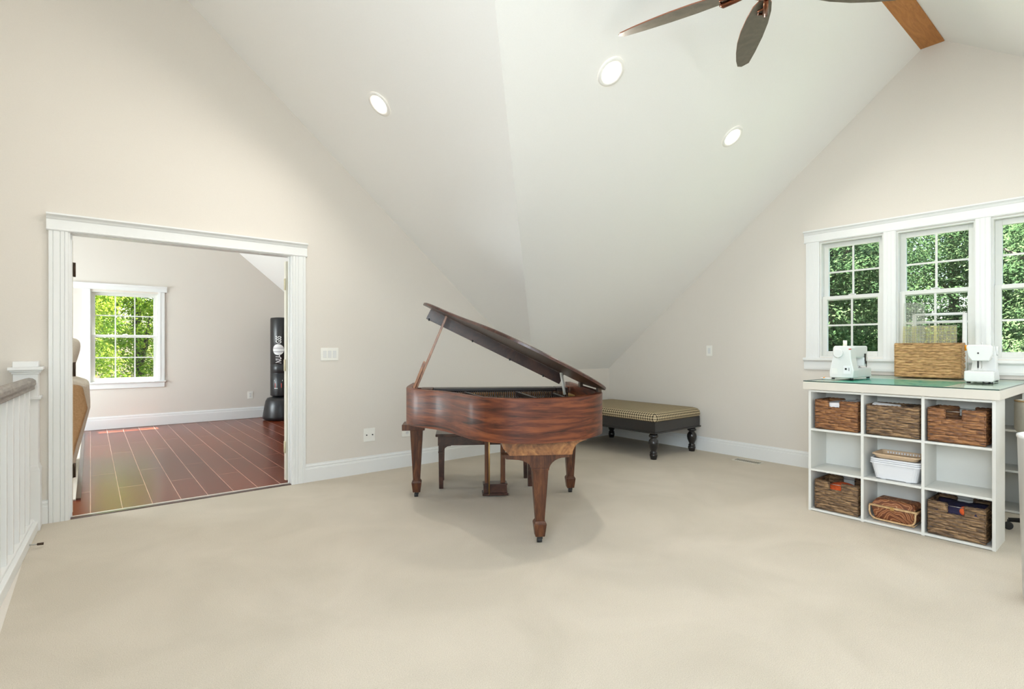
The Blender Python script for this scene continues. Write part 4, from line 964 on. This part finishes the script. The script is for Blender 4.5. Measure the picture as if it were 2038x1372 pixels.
bm = nb(); box(bm, (-0.005, -0.045, 0.075), (-0.002, -0.032, 0.090)); box(bm, (-0.005, -0.062, 0.068), (-0.002, -0.059, 0.092)); obj('power_socket', bm, 'black', t)
bm = nb()
for k in range(6): box(bm, (-0.002, 0.022, 0.045 + k * 0.007), (0.001, 0.062, 0.0485 + k * 0.007))
obj('vent_slots', bm, 'plate', t)
bm = nb(); box(bm, (0.30, -0.072, 0.14), (0.315, -0.064, 0.20)); box(bm, (0.305, -0.074, 0.12), (0.33, -0.064, 0.14)); tube(bm, [(0.33, -0.068, 0.12), (0.33, -0.068, 0.09)], 0.003); obj('thread_lever', bm, 'black', t)
bm = nb(); tube(bm, [(0.33, -0.02, 0.115), (0.33, -0.02, 0.088)], 0.004); box(bm, (0.315, -0.03, 0.085), (0.345, -0.01, 0.088)); obj('presser_foot', bm, 'steel', t)
bm = nb(); tube(bm, [(0.09, 0.0, 0.262), (0.09, 0.0, 0.305)], 0.014, 16); obj('thread_spool', bm, 'ivory', t)
bm = nb(); box(bm, (-0.003, -0.075, 0.232), (0.0, -0.058, 0.240)); obj('badge', bm, 'red', tw)
for x in (0.02, 0.36):
    for y in (-0.07, 0.06):
        bm = nb(); tube(bm, [(x, y, 0), (x, y, 0.013)], 0.012, 12); obj('rubber_foot', bm, 'rubber', t)

t = thing('sewing_machine', 'white sewing machine seen from its needle end, right on the craft table', 'sewing machine', (4.80, 0.795, GZ), math.radians(4)); t.scale = (1, 0.80, 1)
bm = nb()  # face head, tapering downwards
prism(bm, [(-0.075, 0.268), (-0.088, 0.255), (-0.086, 0.20), (-0.060, 0.155), (0.050, 0.155), (0.074, 0.185), (0.088, 0.255), (0.080, 0.268)], 'x', 0.0, 0.07)
hd_ = obj('needle_head', bm, 'white', t, bev=0.010, seg=3)
bm = nb(); box(bm, (0.065, -0.065, 0.165), (0.32, 0.06, 0.266)); obj('arm', bm, 'white', t, bev=0.014, seg=3)
bm = nb(); prism(bm, [(-0.100, 0.012), (0.090, 0.012), (0.092, 0.06), (0.072, 0.16), (0.066, 0.262), (-0.075, 0.262), (-0.084, 0.2), (-0.088, 0.1)], 'x', 0.23, 0.36); obj('machine_body', bm, 'white', t, bev=0.012, seg=3)
bm = nb(); prism(bm, [(-0.098, 0.022), (-0.085, 0.012), (0.085, 0.012), (0.098, 0.022), (0.098, 0.085), (-0.098, 0.085)], 'x', -0.03, 0.30); obj('bed', bm, 'white', t, bev=0.008, seg=3)
bm = nb(); tube(bm, [(0.03, 0.012, 0.16), (0.03, 0.012, 0.108)], 0.0055, 8); tube(bm, [(0.03, 0.012, 0.108), (0.03, 0.012, 0.095)], 0.003, 6); obj('needle_bar', bm, 'black', t)
bm = nb(); tube(bm, [(0.03, -0.012, 0.16), (0.03, -0.012, 0.11)], 0.003, 6); box(bm, (0.015, -0.02, 0.098), (0.045, 0.02, 0.102)); tube(bm, [(0.03, -0.012, 0.11), (0.03, -0.008, 0.10)], 0.003, 6); obj('presser_foot', bm, 'steel', t)
bm = nb(); box(bm, (-0.002, -0.018, 0.0855), (0.07, 0.035, 0.087)); obj('needle_plate', bm, 'steel', t)
bm = nb(); tube(bm, [(-0.002, 0.008, 0.210), (0.002, 0.008, 0.210)], 0.006, 12); obj('face_screw', bm, 'darkhole', hd_)
bm = nb(); lathe(bm, [(0.026, 0), (0.033, 0.004), (0.033, 0.018), (0.028, 0.022)], seg=24); bmesh.ops.rotate(bm, verts=bm.verts, matrix=Matrix.Rotation(PI / 2, 3, 'X')); bmesh.ops.translate(bm, verts=bm.verts, vec=(0.29, -0.074, 0.225)); obj('tension_dial', bm, 'white', t)
bm = nb(); tube(bm, [(0.16, 0.0, 0.266), (0.16, 0.0, 0.288)], 0.004, 8); obj('spool_pin', bm, 'white', t)
for x in (0.0, 0.34):
    for y in (-0.075, 0.07):
        bm = nb(); tube(bm, [(x, y, 0), (x, y, 0.013)], 0.014, 12); obj('rubber_foot', bm, 'rubber', t)
bm = nb(); tube(bm, [(0.02, -0.02, 0.0105), (-0.045, -0.03, 0.0105), (-0.06, -0.05, 0.0045), (0.0, -0.06, 0.0045)], 0.0045, 6); obj('power_cord', bm, 'rubber', t)

# small dish at the left end of the glass
t = thing('pin_dish', 'small shallow white dish with orange pins at the left end of the table', 'dish', (4.50, 1.655, GZ))
bm = nb(); lathe(bm, [(0.022, 0), (0.026, 0.002), (0.04, 0.010), (0.038, 0.011), (0.022, 0.004)], seg=24); obj('dish_body', bm, 'paper', t)
bm = nb(); tube(bm, [(-0.025, 0.01, 0.012), (0.02, 0.018, 0.013)], 0.004, 6); obj('pins', bm, 'orange', t)

# rulers and white frame standing in the big basket, leaning to the window
t = thing('quilting_frame', 'white plastic square frame standing in the big basket against the window', 'frame', (5.505, 1.20, GZ + 0.012), math.radians(4))
bm = nb()
for y in (-0.195, 0.135): tube(bm, [(0, y, 0), (0.03, y, 0.52)], 0.015, 10)
tube(bm, [(0.03, -0.195, 0.515), (0.03, 0.135, 0.515)], 0.011, 8); tube(bm, [(0.026, -0.195, 0.455), (0.026, 0.135, 0.455)], 0.006, 8)
obj('frame_tubes', bm, 'white', t)
def ruler(name, lab, loc, w_, h_, m, lm, rz, lean, step, tall=True):
    t = thing(name, lab, 'ruler', loc, rz)
    def pp(y, z, o=0): return (lean * z / h_ + o, y, z)
    bm = nb(); hexa(bm, [pp(-w_ / 2, 0), pp(w_ / 2, 0), (0.003, w_ / 2, 0), (0.003, -w_ / 2, 0)], [pp(-w_ / 2, h_), pp(w_ / 2, h_), pp(w_ / 2, h_, 0.003), pp(-w_ / 2, h_, 0.003)]); o = obj('ruler_blade', bm, m, t)
    bm = nb(); k = 0
    y = -w_ / 2 + step / 2
    while y < w_ / 2:
        tube(bm, [pp(y, h_ * 0.4, -0.0006), pp(y, h_ * 0.995, -0.0006)], 0.0006, 3, cap=False); y += step
    z = h_ * 0.4
    while z < h_: tube(bm, [pp(-w_ / 2, z, -0.0006), pp(w_ / 2, z, -0.0006)], 0.0006, 3, cap=False); z += step
    obj('ruler_grid', bm, lm, o); return t
ruler('ruler', 'wide clear quilting ruler with yellow grid standing in the big basket', (5.445, 1.225, GZ + 0.012), 0.36, 0.42, 'acrylic_y', 'yellow', math.radians(4), 0.05, 0.026)
ruler('ruler', 'tall narrow clear ruler standing in the big basket in front of the middle window', (5.42, 1.325, GZ + 0.012), 0.15, 0.62, 'acrylic', 'steel', math.radians(4), 0.07, 0.02)
t = thing('thread_spool', 'orange thread spool held up between the big basket and the right sewing machine', 'thread spool', (5.36, 0.955, GZ))
bm = nb(); tube(bm, [(0, 0, 0.225), (0, 0, 0.268)], 0.021, 18); obj('thread', bm, 'orange', t)
bm = nb(); tube(bm, [(0, 0, 0.0), (0, 0, 0.29)], 0.003, 8); tube(bm, [(0, 0, 0.0), (0, 0, 0.006)], 0.03, 18); obj('spool_stand', bm, 'steel', t)

# ================================================================== barrel chair and hamper at the right edge
t = thing('swivel_chair', 'beige barrel back swivel chair tucked in at the right end of the craft table', 'chair', (4.86, 0.395, 0))
bm = nb(); n = 26; A = []
for k in range(n + 1):
    a = math.radians(95 + 300 * k / n - 15); r0, r1 = 0.245, 0.295; zt = 0.900 - 0.03 * abs(k - n / 2) / (n / 2)
    ca, sa = math.cos(a), math.sin(a)
    A.append([bm.verts.new((ca * r, sa * r * 0.78, z)) for r, z in ((r1 - 0.012, 0.665), (r1, 0.69), (r1, zt - 0.025), (r1 - 0.012, zt), (r0 + 0.012, zt), (r0, zt - 0.025), (r0, 0.69), (r0 + 0.012, 0.665))])
for i in range(n):
    for k in range(8): bm.faces.new((A[i][k], A[i + 1][k], A[i + 1][(k + 1) % 8], A[i][(k + 1) % 8])).smooth = True
bm.faces.new(A[0]); bm.faces.new(A[-1][::-1]); bk = obj('backrest', bm, 'beigefab', t)
bm = nb(); pts = []
for k in range(n + 1):
    a = math.radians(80 + 300 * k / n); zt = 0.900 - 0.03 * abs(k - n / 2) / (n / 2); pts.append((math.cos(a) * 0.290, math.sin(a) * 0.290 * 0.78, zt - 0.008))
tube(bm, pts, 0.005, 6); obj('piping', bm, 'piping', bk)
bm = nb(); lathe(bm, [(0.17, 0.45), (0.19, 0.46), (0.195, 0.50), (0.17, 0.525), (0.05, 0.53)], seg=28); obj('seat', bm, 'beigefab', t)
bm = nb()
for a in (-0.5, 0.5): tube(bm, [(0.16 * math.cos(a), 0.16 * math.sin(a), 0.47), (0.27 * math.cos(a), 0.21 * math.sin(a), 0.60), (0.27 * math.cos(a), 0.21 * math.sin(a), 0.72)], 0.012, 8)
obj('back_bracket', bm, 'black', t)
bm = nb(); tube(bm, [(0, 0, 0.07), (0, 0, 0.455)], 0.022, 12); obj('gas_column', bm, 'black', t)
for k in range(5):
    a = math.radians(104 + 72 * k); x, y = 0.26 * math.cos(a), 0.26 * math.sin(a)
    bm = nb(); tube(bm, [(0, 0, 0.09), (x, y, 0.065)], [0.022, 0.014], 8); lg = obj('base_arm', bm, 'black', t)
    bm = nb(); tube(bm, [(x - 0.012, y, 0.025), (x + 0.012, y, 0.025)], 0.025, 14); tube(bm, [(x, y, 0.03), (x, y, 0.066)], 0.006, 6); obj('caster', bm, 'rubber', lg)

t = thing('laundry_hamper', 'tall tapered white hamper cut off by the right edge of the photo', 'hamper', (3.546, 0.226, 0))
bm = nb(); lathe(bm, [(0.190, 0.0), (0.200, 0.01), (0.2195, 0.785), (0.2225, 0.787), (0.2225, 0.800), (0.214, 0.800), (0.195, 0.02)], seg=48, cap=True); obj('hamper_body', bm, 'white', t)

# ================================================================== far room
t = thing('punching_bag', 'tall black free standing punching bag with white globe print, behind the door leaf', 'punching bag', (2.54, 9.44, 0))
bm = nb(); lathe(bm, [(0.255, 0.0), (0.285, 0.02), (0.29, 0.06), (0.265, 0.22), (0.245, 0.32), (0.22, 0.365), (0.15, 0.385), (0.08, 0.39)], seg=32); obj('weighted_base', bm, 'blackvinyl', t)
bm = nb(); lathe(bm, [(0.12, 0.39), (0.168, 0.405), (0.172, 0.42), (0.172, 0.78), (0.168, 0.785), (0.172, 0.79), (0.172, 0.93), (0.168, 0.935), (0.172, 0.94), (0.172, 1.70), (0.165, 1.722), (0.1, 1.73)], seg=36); bgm = obj('bag_body', bm, 'blackvinyl', t)
# prints wrapped on the side facing the doorway
adir = math.atan2(-9.44, -2.54)
def wrap(me_pts, az, r):   # (s along circumference, z) -> xyz
    return None
def print_on_bag(o, az, r=0.1735):
    for v_ in o.data.vertices:
        s_, zz, off = v_.co.x, v_.co.y, v_.co.z
        a = az + s_ / r; v_.co = ((r + off) * math.cos(a), (r + off) * math.sin(a), zz)
azc = adir - 0.28
rot90 = Matrix.Rotation(PI / 2, 4, 'Z')
TM = lambda z: Matrix.Translation((0.01, z, 0)) @ Matrix.Rotation(PI / 2, 4, 'Z') @ Matrix.Diagonal((0.62, 1, 1, 1))
o = text_mesh('brand_print', 'NU-', 0.125, 'printwhite', t, TM(1.02), 0.0008, 0.2, 0.002); print_on_bag(o, azc)
o = text_mesh('brand_print', 'GSS', 0.125, 'printwhite', t, TM(1.345), 0.0008, 0.2, 0.002); print_on_bag(o, azc)
bm = nb(); n = 28
def disc_strip(bm, z0, z1, R_, zc, segs=10):
    for k in range(segs):
        za = z0 + (z1 - z0) * k / segs; zb = z0 + (z1 - z0) * (k + 1) / segs
        ha = math.sqrt(max(R_ * R_ - (za - zc) ** 2, 0)); hb = math.sqrt(max(R_ * R_ - (zb - zc) ** 2, 0)); m_ = 8
        for i in range(m_):
            q = [(-ha + 2 * ha * i / m_, za), (-ha + 2 * ha * (i + 1) / m_, za), (-hb + 2 * hb * (i + 1) / m_, zb), (-hb + 2 * hb * i / m_, zb)]
            vsn = [bm.verts.new((p[0], p[1], 0.0006)) for p in q]
            try: bm.faces.new(vsn)
            except ValueError: pass
disc_strip(bm, 1.094, 1.145, 0.092, 1.185); disc_strip(bm, 1.153, 1.205, 0.092, 1.185); disc_strip(bm, 1.211, 1.276, 0.092, 1.185)
bmesh.ops.remove_doubles(bm, verts=bm.verts, dist=0.0005)
o = obj('globe_print', bm, 'printwhite', t); print_on_bag(o, azc)
bm = nb(); box(bm, (-0.055, 0.545, 0), (0.055, 0.62, 0.0008)); o = obj('label_patch', bm, 'red', t); print_on_bag(o, azc)
bm = nb(); box(bm, (-0.07, 0.655, 0), (0.07, 0.675, 0.0008)); box(bm, (-0.065, 0.53, 0), (-0.01, 0.54, 0.0012)); o = obj('label_text_bars', bm, 'printwhite', t); print_on_bag(o, azc)

# rug and armchair on the left of the far room
bm = nb(); box(bm, (-2.3, 5.45, -0.004), (-0.09, 9.6, 0.008)); rg = tag(obj('rug', bm, 'creamrug', bev=0.003), 'cream rug at the left side of the plank floor', 'rug')
bm = nb(); box(bm, (-0.09, 5.45, -0.004), (-0.06, 9.6, 0.010)); obj('rug_binding', bm, 'benchwood', rg)
t = thing('armchair', 'cream cushioned armchair with tan sides, half hidden by the left door casing', 'armchair', (-0.46, 6.95, 0.0105), 0)
bm = nb(); prism(bm, [(-0.42, 0.0), (0.30, 0.0), (0.36, 0.30), (0.44, 0.62), (0.40, 0.84), (0.30, 0.86), (0.22, 0.62), (-0.42, 0.58)], 'y', 0.36, 0.46); obj('arm', bm, 'tanfab', t, bev=0.03, seg=3)
bm = nb(); prism(bm, [(-0.42, 0.0), (0.30, 0.0), (0.36, 0.30), (0.44, 0.62), (0.40, 0.84), (0.30, 0.86), (0.22, 0.62), (-0.42, 0.58)], 'y', -0.46, -0.36); obj('arm', bm, 'tanfab', t, bev=0.03, seg=3)
bm = nb(); prism(bm, [(0.10, 0.05), (0.34, 0.05), (0.46, 0.62), (0.45, 0.86), (0.30, 0.92), (0.18, 0.86)], 'y', -0.36, 0.36); obj('backrest', bm, 'creamfab', t, bev=0.04, seg=3)
bm = nb(); box(bm, (-0.42, -0.36, 0.10), (0.16, 0.36, 0.42)); obj('seat', bm, 'creamfab', t, bev=0.04, seg=3)
bm = nb(); bmesh.ops.create_uvsphere(bm, u_segments=20, v_segments=12, radius=1)
for v_ in bm.verts: v_.co = (math.copysign(abs(v_.co.x) ** 0.7, v_.co.x) * 0.09, math.copysign(abs(v_.co.y) ** 0.6, v_.co.y) * 0.24, math.copysign(abs(v_.co.z) ** 0.6, v_.co.z) * 0.20)
bmesh.ops.rotate(bm, verts=bm.verts, matrix=Matrix.Rotation(0.25, 3, 'Y')); bmesh.ops.translate(bm, verts=bm.verts, vec=(-0.19, 6.95, 1.125))
tagged('throw_pillow', bm, 'creamfab', 'round cream pillow sitting on top of the armchair', 'pillow', smooth=True)

# ================================================================== outdoors
bm = nb(); box(bm, (XR + 2.5, -30, -3.3), (60, 60, -3.1)); tagged('lawn', bm, 'grass', 'green lawn outside below the windows', 'lawn')
bm = nb(); box(bm, (-40, YF + 2, -3.3), (XR + 2.49, 60, -3.1)); tagged('lawn', bm, 'grass', 'green lawn outside the far room window', 'lawn')
def crown_mesh(name, rx, rz_, nclump, nleaf, leaf, seed, yellow=0.0):
    rnd = random.Random(seed); vts = []; fcs = []; tones = []
    for c in range(nclump):
        while True:
            p = Vector((rnd.uniform(-1, 1), rnd.uniform(-1, 1), rnd.uniform(-1, 1)))
            if 0.25 < p.length < 1: break
        p = Vector((p.x * rx, p.y * rx, p.z * rz_)); cr = rnd.uniform(0.45, 0.95); tn = rnd.uniform(0, 1)
        for k in range(nleaf):
            d_ = Vector((rnd.gauss(0, 1), rnd.gauss(0, 1), rnd.gauss(0, 0.55))).normalized() * cr * rnd.uniform(0.55, 1.0)
            q = p + Vector((d_.x, d_.y, d_.z * 0.55)); n = (Vector((0, 0, 1)) * rnd.uniform(0.3, 1) + d_.normalized() * 0.7 + Vector((rnd.uniform(-.5, .5), rnd.uniform(-.5, .5), 0))).normalized()
            u = n.orthogonal().normalized(); u = (Matrix.Rotation(rnd.uniform(0, 6.28), 3, n) @ u); w_ = n.cross(u); s_ = leaf * rnd.uniform(0.6, 1.2)
            i = len(vts); vts += [q - u * s_, q + w_ * s_ * 0.45, q + u * s_, q - w_ * s_ * 0.45]; fcs.append((i, i + 1, i + 2, i + 3)); tones.append(min(1, max(0, 0.55 * tn + rnd.uniform(-0.1, 0.55))))
    me = bpy.data.meshes.new(name); me.from_pydata([tuple(v_) for v_ in vts], [], fcs)
    at = me.attributes.new('tone', 'FLOAT', 'FACE'); at.data.foreach_set('value', tones); return me
def trunk_mesh(h, seed):
    rnd = random.Random(seed); bm = nb(); tube(bm, [(0, 0, 0.0), (0, 0, 0.4), (0.1, 0.05, h * 0.4), (0.05, -0.1, h * 0.75), (0, 0, h)], [0.22, 0.18, 0.15, 0.10, 0.03], 10)
    for k in range(9):
        z = h * rnd.uniform(0.3, 0.85); a = rnd.uniform(0, 6.28); l = rnd.uniform(1.2, 2.4); tube(bm, [(0.05, 0, z), (math.cos(a) * l * 0.5, math.sin(a) * l * 0.5, z + 0.5), (math.cos(a) * l, math.sin(a) * l, z + 1.3)], [0.07, 0.045, 0.015], 6)
    me = bpy.data.meshes.new('trunk'); bm.to_mesh(me); bm.free(); me.materials.append(M['bark']); return me
crowns = []
for k, (rx, rz_, seed, mm) in enumerate(((1.55, 3.9, 3, 'leaf_a'), (1.6, 4.2, 5, 'leaf_c'), (1.5, 3.6, 9, 'leaf_b'))):
    me = crown_mesh('crown', rx, rz_, 200, 270, 0.047, seed); me.materials.append(M[mm]); crowns.append(me)
tr_m = trunk_mesh(8.5, 4)
def tree(x, y, kind, s_, rz, lab, grp):
    t = thing('tree', lab, 'tree', (x, y, -3.099), rz, grp)
    o = bpy.data.objects.new('crown', crowns[kind]); C.objects.link(o); o.parent = t; o.location = (0, 0, 6.0 * s_); o.scale = (s_, s_, s_)
    o = bpy.data.objects.new('trunk', tr_m); C.objects.link(o); o.parent = t; o.scale = (s_ * 0.9, s_ * 0.9, s_)
rnd = random.Random(11)
g1 = 'trees outside the triple window'; g2 = 'trees outside the far room window'
for x, y, k, s_, lab in (
    (12.6, 4.5, 0, 0.93, 'green tree close outside, filling the window nearest the piano'),
    (12.8, 0.2, 0, 0.93, 'green tree close outside, filling the rightmost window'),
    (12.6, -4.1, 1, 0.93, 'dark green tree close outside, right of the triple window'),
    (17.6, 8.3, 1, 1.06, 'dark green tree in the second row, leftmost outside the triple window'),
    (17.8, 3.4, 0, 1.06, 'green tree in the second row behind the middle window'),
    (17.6, -1.5, 0, 1.06, 'green tree in the second row behind the rightmost window'),
    (23.2, 13.0, 0, 1.22, 'tall green tree in the back row, leftmost outside the triple window'),
    (23.4, 7.4, 1, 1.22, 'tall dark tree in the back row behind the left window'),
    (23.4, 1.8, 0, 1.22, 'tall green tree in the back row behind the middle window'),
    (23.2, -3.8, 1, 1.22, 'tall dark tree in the back row, rightmost outside the triple window'),
    (30.0, 10.4, 1, 1.40, 'tallest dark tree beyond the back row, left'),
    (30.0, 3.4, 1, 1.40, 'tallest dark tree beyond the back row, right')):
    tree(x, y, k, s_, rnd.uniform(0, 6), lab, g1)
for x, y, k, s_, lab in (
    (-0.9, 15.2, 2, 0.93, 'sunlit yellow green tree in the left half of the far room window'),
    (3.3, 15.4, 2, 0.93, 'sunlit yellow green tree in the right half of the far room window'),
    (1.2, 20.2, 2, 1.05, 'bright green tree in the middle behind the two sunlit ones'),
    (-3.7, 20.0, 0, 1.05, 'green tree in the second row, left outside the far room window'),
    (6.1, 20.2, 0, 1.05, 'green tree in the second row, right outside the far room window'),
    (-1.6, 25.6, 1, 1.22, 'dark tree in the back row, left outside the far room window'),
    (3.9, 25.6, 1, 1.22, 'dark tree in the back row, right outside the far room window')):
    tree(x, y, k, s_, rnd.uniform(0, 6), lab, g2)
